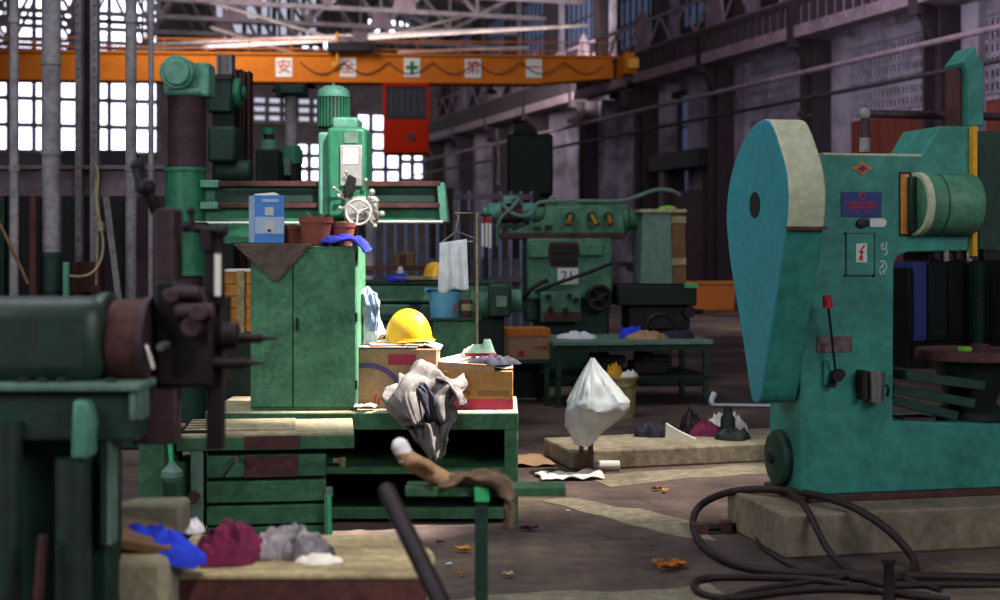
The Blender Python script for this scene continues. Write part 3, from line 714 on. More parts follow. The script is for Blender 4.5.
MB().tube([(-.14, .0, .03), (.0, .03, .03), (.1, .06, .03)], .02, 10, 1).build('pipe', 'dark_iron', t)
MB().box(-.18, -.09, -.03, .03, 0, .06).build('flange', 'rust', t, bevel=.005)
MB().box(-.02, .04, .0, .07, 0, .065).build('flange', 'rust', t, bevel=.005)

# ================================================================== SLAB, BAG, PAPERS
fs = gfr(573, 471.5, 17)
single(MB().prism([(0, 0), (2.6, 0), (2.6, .72), (.03, .72)], 'z', 0, .135), 'concrete_slab', 'concrete_pale', fs, 'low pale concrete slab on the floor behind the white bag', 'slab', bevel=.015)
fs = gfr(588, 474)
single(MB().box(-.06, -.03, -.02, .02, 0, .3).box(-.0, .035, -.015, .02, 0, .36).box(-.09, .07, -.06, .06, 0, .012), 'iron_post', 'rust', fs, 'short rusty double iron post holding up the white bag', 'post', bevel=.003)
fbg = Fr(fs.X, fs.Y, 0, .2)
outl = [(446, 580, 590), (442, 574, 594), (434, 570, 600), (425, 565.5, 611), (416, 564.5, 622), (408, 565, 629.5), (401, 567, 630), (391, 572, 621), (381, 577, 612), (371, 583, 604), (363, 588, 598), (358, 590.5, 594.5)]
def bagf(a, tt):
    x = tt*(len(outl)-1); i = min(int(x), len(outl)-2); k = x-i
    v, l_, r_ = [outl[i][j]*(1-k)+outl[i+1][j]*k for j in range(3)]
    th = 2*PI*a; c, s_ = math.cos(th), math.sin(th)
    q = fbg.at((l_+r_)/2, v, 0); rr = (r_-l_)/2*fbg.Y/F
    w_ = nz(c*1.3+tt*2, s_*1.3, tt*2.)*1.4
    rr2 = rr*(1-.22*abs(nz(c*2.6+w_, s_*2.6, tt*3+2))-.10*abs(nz(c*6, s_*6, tt*7+w_))+.06)
    return Vector((q.x+rr2*c, rr2*.8*s_*(1+.25*nz(tt*5, c*2+w_)), q.z+.012*nz(c*3, s_*3, tt*6)))
bg = MB().grid(64, 34, bagf, wrap=True)
single(bg, 'plastic_bag', 'white_plastic', fbg, 'puffed white plastic bag hung over the iron post', 'bag')
fpp = gfr(570, 478, 8)
def sheet(w_, d_, amp, seed):
    return MB().grid(26, 12, lambda a, b: Vector(((a-.5)*w_+.04*nz(b*3, seed), (b-.5)*d_+.03*nz(a*4, seed+3), .012+amp*abs(nz(a*3.1+seed, b*2.3)))))
single(sheet(.42, .26, .05, 2.), 'paper_sheet', 'paper', fpp, 'crumpled white paper sheet on the floor before the iron post', 'paper', solid=.003)
fpp = gfr(605, 471, 3)
single(MB().lathe([(0, 0), (.032, 0), (.036, .1), (.034, .2), (0, .2)], (-.1, 0, .036), (1, .05, 0), 20), 'paper_roll', 'paper', fpp, 'white paper roll on the floor right of the iron post', 'paper roll')
fpp = gfr(528, 462, 10)
single(MB().grid(14, 10, lambda a, b: Vector(((a-.5)*.3, (b-.5)*.5, .02+.02*nz(a*3, b*3)))), 'cardboard_scrap', 'cardboard_pale', fpp, 'flattened pale cardboard scrap beside the bench end', 'cardboard', solid=.004)
# scraps heaped along the back of the slab
SX, SY = fs.X, fs.Y
def SLY(X): return gfr(573, 471.5).Y+(X-gfr(573, 471.5).X)*.306+.60
SL = .0
for u, v, rx, ry, h, s_, m, nm, lb, cat in (
    (648, 428, .12, .1, .12, 1, 'dark_cloth', 'dark_rag', 'dark crumpled rag at the back edge of the slab', 'rag'),
    (664, 428, .12, .1, .1, 2, 'black', 'black_rag', 'black rag lump left of the white folded paper', 'rag'),
    (680, 425, .08, .1, .19, 3, 'dark_iron', 'metal_scrap', 'dark jagged scrap lump rising behind the folded paper', 'scrap'),
    (706, 432, .16, .1, .1, 4, 'maroon_cloth', 'brown_rag', 'brown rag under the white plastic sheet', 'rag'),
    (712, 421, .13, .1, .17, 5, 'paper', 'plastic_sheet', 'white crumpled plastic sheet on the scrap heap', 'plastic'),
    (733, 436, .14, .1, .08, 6, 'black_green', 'oily_rag', 'dark oily rag by the dark upright bottle', 'rag')):
    f = gfr(u, v+3, 0, .135 if v > 426 else .1); f.base = .135 if v > 421 else .14
    f = Fr(f.X, min(f.Y, SLY(f.X)), 0, .135)
    single(heap(rx, ry, h, s_), nm, m, f, lb, cat)
f = gfr(729, 437, 0, .135)
single(MB().lathe([(0, 0), (.055, 0), (.055, .13), (.03, .17), (.03, .22), (0, .22)]), 'dark_bottle', 'black_green', Fr(f.X, min(f.Y+.05, SLY(f.X)), 0, .135), 'dark squat bottle standing at the right of the scrap heap', 'bottle')
f = gfr(671, 430, -10, .135)
single(MB().prism([(-.05, 0), (.17, 0), (.04, .06), (-.045, .11)], 'y', 0, .05), 'folded_paper', 'paper', Fr(f.X-.05, SLY(f.X)-.20, -10, .135), 'white folded paper wedge at the scrap heap edge', 'paper')
f = gfr(713, 408, 6); t = thing('floor_mop', f, 'white mop handle lying on the floor beside the guard tip', 'mop')
MB().cyl((0, 0, .03), (.62, -.05, .02), .014, n=10).build('handle', 'white_plastic', t)
MB().tube([(0, 0, .03), (-.02, 0, .07), (.02, .02, .14)], .022, 10, 2, r1=.03).build('mop_head', 'white_cloth', t)
# dry leaves and litter
def leaf_mb(s_, seed):
    return MB().grid(12, 7, lambda a, b: Vector(((a-.5)*s_*2, (b-.5)*s_*1.3*math.sin(PI*min(1, max(0, a*.96+.02)))*(1+.5*nz(a*7, seed)), .012+s_*.5*abs(nz(a*2+seed, b*2))+s_*.3*(b-.5)**2*4)))
for u, v, s_, m, rz, lb in ((463, 553, .05, 'leaf_yellow', -.4, 'curled yellow dry leaf beside the green stand leg'), (668, 571, .06, 'leaf', .5, 'largest brown curled leaf of the clump left of the hoses'), (678, 568, .055, 'leaf', 2.2, 'orange leaf at the right of the clump left of the hoses'), (658, 566, .045, 'leaf', 1.2, 'small leaf at the left of the clump left of the hoses'), (657, 491, .035, 'leaf', .2, 'red brown leaf lying in front of the slab'), (665, 493, .03, 'leaf_yellow', 1.4, 'tan leaf fragment lying in front of the slab'), (440, 545, .022, 'rust', .3, 'small dark scrap on the floor near the bench foot'), (461, 577, .022, 'leaf', .8, 'tiny orange leaf scrap near the stand leg'), (508, 578, .03, 'wood_pale', .1, 'flat pale chip on the floor right of the stand leg'), (449, 567, .02, 'paper', .6, 'tiny white paper scrap beside the leaning rod'), (568, 513, .015, 'paper', .1, 'tiny white speck of paper on the paving joints'), (529, 531, .05, 'rust', .1, 'dark leaf on the paving below the cloth end')):
    f = gfr(u, v, math.degrees(rz))
    single(leaf_mb(s_, u*.37), 'dry_leaf' if 'leaf' in m else 'floor_scrap', m, f, lb, 'leaf' if 'leaf' in m else 'scrap', 'leaves and scraps on the floor', solid=.002)

# ================================================================== WORK TABLE WITH ORANGE CARTON AND BUCKET
ft = gfr(556, 408, 8)
TZ = .62
zt = ft.at(556, 341, 0).z
t = thing('work_table', ft, 'low green steel work table in front of the shaping machine', 'table')
x1 = ft.at(709, 405, 0).x
MB().box(-.04, x1+.03, -.04, .95, zt-.045, zt).build('table_top', 'grey_green', t, bevel=.006)
for x, y in ((0, 0), (x1-.05, 0), (0, .86), (x1-.05, .86)): MB().box(x, x+.05, y, y+.05, 0, zt-.045).build('leg', 'dark_green', t)
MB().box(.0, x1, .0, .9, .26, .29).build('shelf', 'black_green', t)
MB().box(.05, x1-.05, 0, .04, zt-.1, zt-.045).build('apron', 'dark_green', t)
fx_ = Fr(*ft.w((0, 0, 0)).xy, 8, zt)
def on_table(u, y): q = ft.at(u, 300, y); return Fr(*ft.w((q.x, y, 0)).xy, 8, zt)
single(heap(.17, .12, .07, 3.3), 'white_rag', 'white_cloth', on_table(577, .3), 'white and dark rag on the left of the work table', 'rag')
single(heap(.13, .12, .13, 5.3), 'blue_rag', 'royal_cloth', on_table(632, .3), 'bright blue rag on the work table', 'rag')
single(heap(.2, .14, .08, 8.1), 'tan_rag', 'beige_cloth', on_table(648, .15), 'tan rag in front of the blue rag', 'rag')
single(heap(.17, .14, .09, 9.4), 'dark_rag', 'dark_cloth', on_table(677, .25), 'dark rag at the right end of the work table', 'rag')
f = on_table(661, .55); single(MB().tube([(.17*math.cos(i/12*PI), .02*i/12, .01+.21*math.sin(i/12*PI)) for i in range(13)], .028, 10), 'rubber_ring', 'dark_iron', f, 'dark half ring standing at the back of the work table', 'ring')
for x, lb in ((.55, 'left greasy casting on the work table shelf'), (1.0, 'right greasy casting on the work table shelf')):
    f = Fr(*ft.w((x, .4, 0)).xy, 8, .29)
    single(MB().box(-.18, .16, -.15, .15, 0, .12).cyl((-.05, 0, .1), (-.05, 0, .2), .1).box(.0, .2, -.1, .1, .1, .17), 'iron_casting', 'dark_iron', f, lb, 'casting', 'castings on the table shelf', bevel=.01)
f = gfr(508, 407, 8)
st = thing('tool_stand', f, 'dark green low stand under the orange carton', 'stand')
zs_ = f.at(508, 360, 0).z; xw = f.at(550, 405, 0).x
MB().box(-.06, xw, 0, .5, zs_-.04, zs_).build('stand_top', 'dark_green', st, bevel=.005)
for x in (-.05, xw-.05):
    for y in (.01, .44): MB().box(x, x+.045, y, y+.045, 0, zs_-.04).build('leg', 'dark_green', st)
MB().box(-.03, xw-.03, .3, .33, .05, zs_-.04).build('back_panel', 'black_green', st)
f2 = Fr(f.X, f.Y, 8, zs_)
c_ = thing('cardboard_carton', f2, 'orange printed cardboard carton standing on the low dark stand', 'carton', 'cardboard boxes')
xa, xb_ = f2.at(508, 340, .02).x, f2.at(550, 340, .02).x; hh = f2.at(530, 329, .02).z
MB().box(xa, xb_, .02, .4, 0, hh).build('carton_body', 'cardboard_pale', c_, bevel=.004)
MB().box(xa-.002, xb_+.002, .015, .405, hh*.76, hh+.003).build('printed_band', 'card_orange', c_)
MB().box(xa+.1, xa+.16, .016, .02, hh*.1, hh*.3).build('printed_mark', 'print_red', c_)
MB().box(xa+.25, xa+.37, .016, .02, hh*.38, hh*.43).build('printed_mark', 'print_red', c_)
f = gfr(622, 417, 0)
bk = thing('paint_bucket', f, 'cream ribbed bucket of rags behind the white bag', 'bucket')
MB().lathe([(0, 0), (.115, 0), (.13, .27), (.14, .28), (.14, .3), (.132, .3), (.134, .34), (.142, .35), (.142, .37), (.13, .37), (.11, .05), (0, .05)]).build('bucket_body', 'bucket_cream', bk)
MB().tube([(-.142, 0, .34), (-.1, -.13, .28), (.1, -.13, .28), (.142, 0, .34)], .005, 6, 2).build('bucket_handle', 'dark_iron', bk)
single(heap(.09, .09, .13, 2.2), 'yellow_rag', 'yellow', Fr(f.X-.06, f.Y, 0, .35), 'mustard yellow rag poking out of the cream bucket', 'rag')
single(heap(.09, .09, .07, 6.2), 'white_rag', 'paper', Fr(f.X+.06, f.Y-.01, 0, .35), 'white stained rag on the right of the cream bucket', 'rag')

# ================================================================== SHAPING MACHINE
S = dfr(590, 15.3, 3)
t = thing('shaping_machine', S, 'green shaping machine with number 21 sign behind the work table', 'machine')
MB().fb(S, 527, 613, 238, 300, 0, .8).build('column', 'shaper_green', t, bevel=.03)
a = S.at(540, 300, 0); b = S.at(610, 300, 0)
MB().box(a.x, b.x, .05, .8, 0, a.z+.02).build('pedestal', 'dark_green', t, bevel=.03)
MB().box(a.x-.25, b.x+1.0, -.1, 1.0, 0, .12).build('base', 'black_green', t, bevel=.02)
MB().fx(S, 545, 627, 204, 236, .4).fx(S, 627, 641, 208, 231, .4, r1=.8).fx(S, 533, 545, 207, 222, .4).build('ram', 'shaper_green', t, bevel=.02)
MB().fp(S, [(503, 234), (544, 220), (546, 206), (600, 205), (622, 210), (626, 234)], .1, .38).build('ram_casting', 'shaper_green', t, bevel=.02)
MB().fb(S, 501, 626, 233.5, 239, .02, .75).build('slideway', 'rust', t, bevel=.01)
MB().fx(S, 488, 501, 203, 221, .35).fx(S, 483, 488, 207, 217, .35).build('motor_bell', 'drill_pale', t, bevel=.01)
MB().fx(S, 522, 534, 203, 221, .35).build('motor_bell', 'drill_pale', t, bevel=.01)
MB().fx(S, 501, 522, 204, 223, .35).build('motor_coil', 'rust', t)
MB().fb(S, 504, 518, 196, 204, .2, .5).build('terminal_box', 'drill_pale', t, bevel=.01)
MB().fb(S, 495, 535, 224, 228, .2, .55).build('motor_bracket', 'dark_green', t)
MB().ft(S, [(513, 200, .1), (520, 197, .0), (514, 206, -.03), (500, 218, -.05), (497, 228, 0), (498, 246, .05)], .022).build('hose', 'grey_green', t)
MB().ft(S, [(502, 204, .1), (512, 214, -.05), (526, 217, -.05), (535, 210, 0), (537, 201, .1), (580, 201, .15), (622, 201.5, .2), (636, 197, .25), (656, 189, .3), (672, 190, .3), (680, 195, .35)], .022, 8, 2).build('lubrication_pipe', 'grey_green', t)
MB().fz(S, 552, 556, 197, 206, .35).fz(S, 550, 558, 202, 206, .35).build('oil_cap', 'shaper_green', t)
for u, dx in ((571, -3), (592, 5), (609, 2)):
    c = S.at(u, 216, .1); kk = MB().fy(S, u, 216, 4.2, -.02, .15).build('lever_boss', 'dark_green', t)
    MB().tube([S.at(u, 216, -.03), S.at(u+dx, 225, -.12)], .026, 10, r1=.035).build('lever_handle', 'brass', kk)
for q in ((545, 225, 552, 229.5), (534, 227, 541, 229.5)): MB().fb(S, q[0], q[2], q[1], q[3], .07, .1).build('oil_plate', 'dark_iron', t)
w_ = MB().fb(S, 550, 578, 242, 266, -.03, .02).build('clapper_window', 'rust', t, bevel=.01)
MB().fb(S, 551.5, 576.5, 245, 253, -.06, -.03).fb(S, 553, 577, 256, 263, -.05, -.03).build('window_recess', 'black', w_)
for q in ((528, 243, 549, 258), (579, 243, 603, 256)): MB().fb(S, q[0], q[2], q[1], q[3], -.06, .02).build('side_cover', 'shaper_green', t, bevel=.015)
s_ = MB().fb(S, 557.5, 578.5, 268, 284.5, -.02, -.005).build('number_sign', 'sign_white', t)
c = S.at(567.5, 276.3, -.022); write('21', .15, 'sign_blue', s_, (c.x, -.022, c.z), ext=.002)
g_ = MB().fb(S, 541, 581, 292, 322, -.16, .05).build('gearbox', 'shaper_green', t, bevel=.015)
for u, v in ((549, 297), (570, 296), (551, 309), (566, 310), (577, 300)): MB().fy(S, u, v, 2.6, -.22, -.16).build('selector_knob', 'dark_iron', g_)
MB().fb(S, 544, 580, 312, 320, -.18, -.16).build('legend_plate', 'rust', g_)
c = S.at(599, 298, -.15)
MB().wheel(c, (0, -1, 0), .125, .028, 4, .04).cyl((c.x, 0, c.z), (c.x, -.15, c.z), .03).build('handwheel', 'dark_iron', t)
MB().fy(S, 599, 298, 11.5, -.1, .05).build('handwheel_backing', 'black', t)
MB().ft(S, [(535, 292, 0), (560, 282, -.08), (590, 272, -.08), (612, 263, -.05)], .02).build('cable', 'dark_iron', t)
MB().fb(S, 525, 540, 248, 322, .05, .5).build('side_gearcase', 'dark_green', t, bevel=.03)
# tool head box and work table of the shaper
MB().fp(S, [(643, 212), (671, 212), (673, 284), (640, 284)], -.05, .5).build('head_box', 'grey_green', t, bevel=.01)
sp = MB().fp(S, [(671, 212), (685, 212), (686, 283), (673, 284)], -.03, .5).build('head_side', 'wood_brown', t)
for v in (216, 258): MB().fb(S, 671.5, 686, v, v+7, -.04, .1).build('side_band', 'wood_pale', sp)
MB().fb(S, 640, 687, 209, 213, -.08, .55).build('head_lid', 'machined_top', t, bevel=.01)
single(heap(.1, .07, .05, 1.1), 'green_rag', 'lime', Fr(*S.w((S.at(668, 208, .1).x, .1, 0)).xy, 3, S.at(668, 209, -.08).z), 'small lime green rag on top of the shaper head', 'rag')
MB().fb(S, 618, 697, 285, 306, -.15, .6).build('cross_table', 'black_green', t, bevel=.02)
MB().fb(S, 628, 690, 306, 330, -.05, .5).build('knee', 'dark_iron', t, bevel=.02)
a = S.at(640, 330, 0); b = S.at(672, 330, 0)
MB().box(a.x, b.x, 0, .45, 0, a.z).build('knee_screw_housing', 'dark_iron', t)
MB().fy(S, 690, 312, 6, -.12, .1).fy(S, 678, 318, 5, -.12, .1).fx(S, 690, 703, 309, 314, .1).build('feed_shaft', 'dark_iron', t)
MB().fb(S, 685, 698, 284, 288, -.2, -.05).build('green_edge', 'bright_green', t)
# striped strips hanging beside the machine
fh = dfr(486, 14.2)
st = thing('paper_strip', fh, 'red topped white paper strips hanging left of the shaping machine', 'strips')
for i, u in enumerate((481.5, 485.2, 488.8)):
    k = MB().fb(fh, u, u+2.6, 218, 246+i, 0, .02).build('strip', 'paper', st); MB().fb(fh, u, u+2.6, 217, 223, -.004, .024).build('strip_top', 'red', k)
a = fh.at(486, 216, 0); MB().box(-.06, .06, 0, .02, a.z, a.z+.02).cyl((0, .04, 0), (0, .04, a.z+.02), .02, n=10).box(-.12, .12, -.08, .16, 0, .02).build('hanging_post', 'dark_iron', st)

# ================================================================== LONG GREEN BENCH
B = gfr(385, 523, 0)
BH = .62
t = thing('steel_bench', B, 'long open-fronted green steel bench under the cabinet and boxes', 'bench')
x0 = B.at(250, 500, 0).x; x1 = B.at(518, 500, 0).x
zt = BH
MB().box(x0-.25, x1, 0, .8, zt-.05, zt).build('bench_top', 'machined_top', t, bevel=.006)
MB().box(x0-.25, x1+.002, -.004, .03, zt-.1, zt-.008).build('front_edge', 'bench_green', t, bevel=.004)
MB().box(x1-.075, x1, .0, .8, 0, zt-.05).build('end_panel', 'bench_green', t, bevel=.006)
MB().box(x0-.2, x0-.13, .0, .8, 0, zt-.05).build('end_panel', 'bench_green', t, bevel=.006)
zz = B.at(400, 468, 0).z
MB().box(x0-.13, x1-.075, .0, .76, zz-.035, zz).build('shelf', 'bench_green', t, bevel=.004)
zz = B.at(400, 515, 0).z
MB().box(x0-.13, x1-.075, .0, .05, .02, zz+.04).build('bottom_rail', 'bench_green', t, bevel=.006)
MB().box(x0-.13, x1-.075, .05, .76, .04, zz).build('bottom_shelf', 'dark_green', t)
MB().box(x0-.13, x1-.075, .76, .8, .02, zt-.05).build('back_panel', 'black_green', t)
f = B.w((B.at(341, 464, 0).x, .06, 0)); zz = B.at(400, 468, 0).z
single(MB().cyl((0, 0, 0), (0, 0, .05), .02).cyl((-.05, 0, .03), (.02, 0, .03), .016), 'pipe_fitting', 'wood_pale', Fr(f.x, f.y, 0, zz), 'small pale pipe fitting on the bench shelf', 'fitting')
def onb(u, y): q = B.at(u, 400, y); return Fr(*B.w((q.x, y, 0)).xy, 0, BH)
# tall green cabinet
fcab = onb(303, .06)
t = thing('storage_cabinet', fcab, 'tall green double cabinet standing on the long bench', 'cabinet')
xa, xb_ = fcab.at(250, 320, 0).x, fcab.at(357, 320, 0).x; H = fcab.at(300, 246, 0).z
MB().box(xa, xb_, .012, .5, 0, H).build('body', 'cabinet_green', t, bevel=.006)
xm = fcab.at(293, 320, 0).x
d1 = MB().box(xa+.004, xm-.003, -.006, .014, .02, H-.02).build('door', 'cabinet_green', t, bevel=.004)
d2 = MB().box(xm+.003, xb_-.006, -.006, .014, .02, H-.02).build('door', 'cabinet_green', t, bevel=.004)
for z in (.12, .5, .84): MB().cyl((xb_-.004, -.004, z), (xb_-.004, -.004, z+.05), .008, n=10).build('hinge', 'dark_iron', d2)
MB().box(xm+.02, xm+.03, -.02, -.006, .45, .52).build('latch', 'dark_iron', d2)
CT = BH+H
def onc(u, y): q = fcab.at(u, 250, y); return Fr(*fcab.w((q.x, y, 0)).xy, 0, CT)
# brown cloth with a corner hanging over the front
f = onc(272, 0)
A = [Vector((-.185, .30, .012)), Vector((.17, .30, .012)), Vector((.175, -.012, .012)), Vector((-.185, -.012, .015))]
def tri(a, b):
    # top sheet, then a pointed flap down the front
    w_ = .43
    if b < .5:
        return Vector((-.21+a*w_, .30-b*2*.315, .008+.006*abs(nz(a*5, b*6))))
    k = (b-.5)*2
    x = -.21+a*w_
    depth = max(0, 1-(abs(a-.54)/.54 if a < .54 else (a-.54)/.46))*.215
    return Vector((x+(.0)*k, -.017-.012*abs(nz(a*4, k*3, 2.))*k, .006-k*depth))
single(MB().grid(41, 41, tri), 'brown_cloth', 'brown_cloth', f, 'brown sacking cloth with a pointed corner hanging over the cabinet front', 'cloth', solid=.006)
f = onc(264, .12)
t = thing('detergent_carton', Fr(f.X, f.Y, 0, CT+.016), 'blue and white printed carton standing on the brown cloth', 'carton')
wx = (fcab.at(288, 220, .12).x-fcab.at(260, 220, .12).x); hx = fcab.at(269, 197, .12).z-fcab.at(269, 245, .12).z
x0_ = -.04
t.rotation_euler = (0, 0, R(24))
MB().box(x0_-.015, x0_+wx, 0, .13, 0, hx).build('carton_body', 'carton_blue', t, bevel=.003)
MB().box(x0_-.0165, x0_-.0145, .004, .126, .004, hx-.004).build('side_print', 'carton_side', t)
MB().box(x0_-.012, x0_+wx-.003, -.0015, .0005, hx*.2, hx*.55).build('pale_band', 'carton_side', t)
p_ = MB().box(x0_+.045, x0_+.095, -.003, 0, hx*.58, hx*.75).box(x0_+.045, x0_+.1, -.003, 0, hx*.22, hx*.48)
p_.build('white_print', 'sign_white', t)
MB().box(x0_+.03, x0_+.125, -.003, 0, hx*.86, hx*.92).build('brand_band', 'carton_side', t)
MB().box(x0_+.06, x0_+.08, -.0045, -.003, hx*.24, hx*.29).build('print_mark', 'black_green', t)
MB().cbox((.03, .06, hx+.004), (.12, .1, .008), rx=.15, ry=-.1).build('lid_flap', 'sign_white', t)
for u, y, s_, lb, plant in ((316, .1, 1., 'larger red flower pot of dry soil on the cabinet top', 1), (342, .17, .82, 'smaller red flower pot behind the blue cloth on the cabinet', 0), (292, .26, .72, 'dark red flower pot standing behind the blue carton', 0)):
    f = onc(u, y); z0 = .0
    t = thing('flower_pot', f, lb, 'flower pot', 'flower pots on the cabinet')
    r_ = .092*s_; h_ = .165*s_
    MB().lathe([(0, 0), (r_*.78, 0), (r_*.97, h_*.78), (r_*1.05, h_*.8), (r_*1.07, h_), (r_*.95, h_), (r_*.92, h_*.85), (0, h_*.85)]).build('pot', 'pot_red', t)
    MB().grid(24, 7, lambda a, b: Vector((r_*.93*b*math.cos(2*PI*a), r_*.93*b*math.sin(2*PI*a), h_*.86+.022*(1-b*b)+.012*nz(a*9, b*5))), wrap=True).build('soil', 'soil', t)
    if plant:
        for k, (dx, lean) in enumerate(((-.02, -.3), (.02, .4))):
            MB().tube([(dx, 0, h_*.86), (dx+lean*.04, .01, h_*1.05), (dx+lean*.12, .01, h_*1.16)], .004, 6, 1).build('dry_stalk', 'wood_pale', t)
f = onc(345, .02)
zc = fcab.at(345, 233, 0).z-H
single(drape([(-.13, .03, .006), (-.08, .01, .02), (.0, -.0, .03), (.06, -.0, .018), (.105, -.01, .0), (.125, -.01, -.035)], (0, 1, 0), lambda t_: .17-.07*t_, .035, 4.4, 40, 20, 4.), 'blue_cloth', 'blue_cloth', f, 'rolled blue cloth hanging over the cabinet top corner', 'cloth', solid=.012, sub=1)
# cardboard boxes on the bench
f = onb(397, .16)
c1 = thing('cardboard_box', f, 'larger cardboard box with purple arch print under the hard hat', 'box', 'cardboard boxes')
xa, xb_ = f.at(358, 380, 0).x, f.at(437, 380, 0).x; h1 = f.at(397, 349, 0).z
MB().box(xa, xb_, 0, .42, 0, h1).build('carton_body', 'cardboard_pale', c1, bevel=.005)
arc = MB()
for rr, w_ in ((.235, .03), ):
    pts = [(xa+.045+rr*math.cos(R(a)), .03+rr*math.sin(R(a))*.98) for a in range(-5, 128, 5)]
    inn = [(xa+.045+(rr-w_)*math.cos(R(a)), .03+(rr-w_)*math.sin(R(a))*.98) for a in range(127, -6, -5)]
    arc.prism([p for p in pts+inn], 'y', -.0035, 0)
o = arc.build('printed_arch', 'print_purple', c1)
write('free', .085, 'print_red', c1, (xa+.155, -.0015, .045), name='printed_word')
MB().box(xa+.17, xb_-.12, -.002, 0, h1-.09, h1-.03).build('printed_band', 'print_red', c1)
MB().prism([(xb_-.15, .17), (xb_-.05, .13), (xb_-.01, .2), (xb_-.03, .28), (xb_-.1, .26)], 'y', -.002, 0).build('printed_flower', 'emblem_orange', c1)
MB().cbox((xa+.17, .14, h1+.006), (.33, .3, .006), rx=-.03).cbox((xb_-.03, .2, h1+.01), (.1, .36, .006), ry=.35).build('flap', 'paper', c1)
f1 = f
HB = BH+h1
def onbox(u, y): q = f1.at(u, 345, y); return Fr(*f1.w((q.x, y, 0)).xy, 0, HB+.012)
for i, (u, y, rz, lb) in enumerate(((388, .05, .2, 'red edged folder lying under the hat brim'), (394, .1, -.15, 'second thin folder under the hard hat'))):
    g_ = onbox(u, y); g_.rot = rz; g_.c, g_.s = math.cos(rz), math.sin(rz); g_.base += i*.014
    q = thing('paper_folder', g_, lb, 'folder', 'folders on the cardboard box')
    MB().box(-.1, .1, -.04, .12, 0, .009).build('cover', 'print_red' if i == 0 else 'cardboard', q, bevel=.002)
    MB().box(-.097, .097, -.037, .117, .009, .013).build('pages', 'paper', q)
def hard_hat(fr, lb, s_=1., rz=0., tilt=0.):
    q = thing('hard_hat', fr, lb, 'hard hat', 'yellow hard hats'); q.rotation_euler = (0, tilt, rz); q.scale = (s_,)*3
    def dome(a, b):
        th = 2*PI*a; ph = b*PI/2
        x, y, z = .142*math.cos(ph)*math.cos(th), .112*math.cos(ph)*math.sin(th), .175*math.sin(ph)**.9
        rdg = math.exp(-(y/.014)**2)*.011+.6*math.exp(-((abs(y)-.045)/.010)**2)*.008
        if z > .03: z += rdg*min(1, (z-.03)/.05)
        return Vector((x, y, z+.012))
    MB().grid(72, 16, dome, wrap=True).build('shell', 'hat_yellow', q)
    def brim(a, b):
        th = 2*PI*a; c, s__ = math.cos(th), math.sin(th)
        pk = max(0, c)**3*.055
        return Vector(((.138+(.022+pk)*b)*c, (.108+.018*b)*s__, .016-.012*b-.008*b*max(0, c)))
    MB().grid(72, 5, brim, wrap=True).build('brim', 'hat_yellow', q, solid=.004)
    MB().tube([(.143*math.cos(2*PI*i/40), .113*math.sin(2*PI*i/40), .018) for i in range(40)], .004, 6, 0, True).build('rim_bead', 'hat_yellow', q)
    return q
hard_hat(Fr(onbox(409, .14).X, onbox(409, .14).Y, 0, HB+.03), 'bright yellow hard hat lying on top of the cardboard box', .98, 2.85, .06)
# white cloth bundle between cabinet and box
f = onbox(369, .2); f = Fr(f.X, f.Y, 0, HB)
WR = [.055, .075, .075, .06, .048, .055, .07, .075, .06, .004]
def bundle(a, b):
    x = b*(len(WR)-1); i = min(int(x), len(WR)-2); r0 = WR[i]*(1-x+i)+WR[i+1]*(x-i); th = 2*PI*a; c, s_ = math.cos(th), math.sin(th)
    r0 *= 1+.45*nz(c*1.5+2, s_*1.5, b*4)-.25*abs(nz(c*3+5, s_*3, b*5))
    return Vector((r0*c+.02*math.sin(b*6), r0*.8*s_, b*.345+.03*nz(c*2, s_*2, b*4)*(.2+b)))
wc = MB().grid(48, 30, bundle, wrap=True)
single(wc, 'white_bundle', 'white_cloth', f, 'white cloth bundle leaning on the cabinet side above the box', 'cloth')
single(drape([(-.03, .0, .31), (.01, -.05, .30), (.03, -.08, .24), (.035, -.085, .15), (.03, -.08, .09)], (1, .2, 0), lambda t_: .10-.05*t_, .03, 3.3, 26, 14, 4., .2, .01), 'striped_rag', 'mesh_blue', f, 'pale blue rag hanging over the white bundle beside the cabinet', 'rag', solid=.006, sub=1)
f = onb(474, .1)
c2 = thing('cardboard_box', f, 'lower open cardboard box with maroon base band at the bench end', 'box', 'cardboard boxes')
xa, xb_ = f.at(437, 380, 0).x, f.at(513, 380, 0).x; h2 = f.at(474, 371, 0).z
MB().box(xa, xb_, 0, .45, 0, h2).build('carton_body', 'cardboard', c2, bevel=.005)
MB().box(xa-.001, xb_+.001, -.003, .2, .005, .058).build('printed_base', 'print_red', c2)
MB().box(xa+.06, xb_-.24, -.003, 0, .085, .105).box(xb_-.2, xb_-.02, -.003, 0, .075, .105).build('printed_lettering', 'wood_brown', c2)
MB().grid(24, 10, lambda a, b: Vector((xa+(xb_-xa)*a, .02+b*.4, h2+.018+.05*math.sin(PI*b)*(.5+.5*math.sin(a*4))+.02*nz(a*5, b*4)))).build('flap', 'paper', c2, solid=.005)
MB().cbox(((xa+xb_)/2-.05, -.0, h2+.02), ((xb_-xa)*.75, .006, .05), rx=.3, ry=.06).build('front_flap', 'cardboard_pale', c2)
g_ = Fr(f.X, f.Y, 0, BH+h2)
single(heap(.14, .1, .055, 2.7), 'dark_cloth', 'dark_cloth', Fr(f.X+.12, f.Y+.08, 0, BH+h2+.03), 'dark folded cloth on the right of the open box', 'cloth')
sh = thing('work_shoe', Fr(f.X+.035, f.Y+.12, .2, BH+h2+.075), 'small grey and red shoe on top of the open cardboard box', 'shoe')
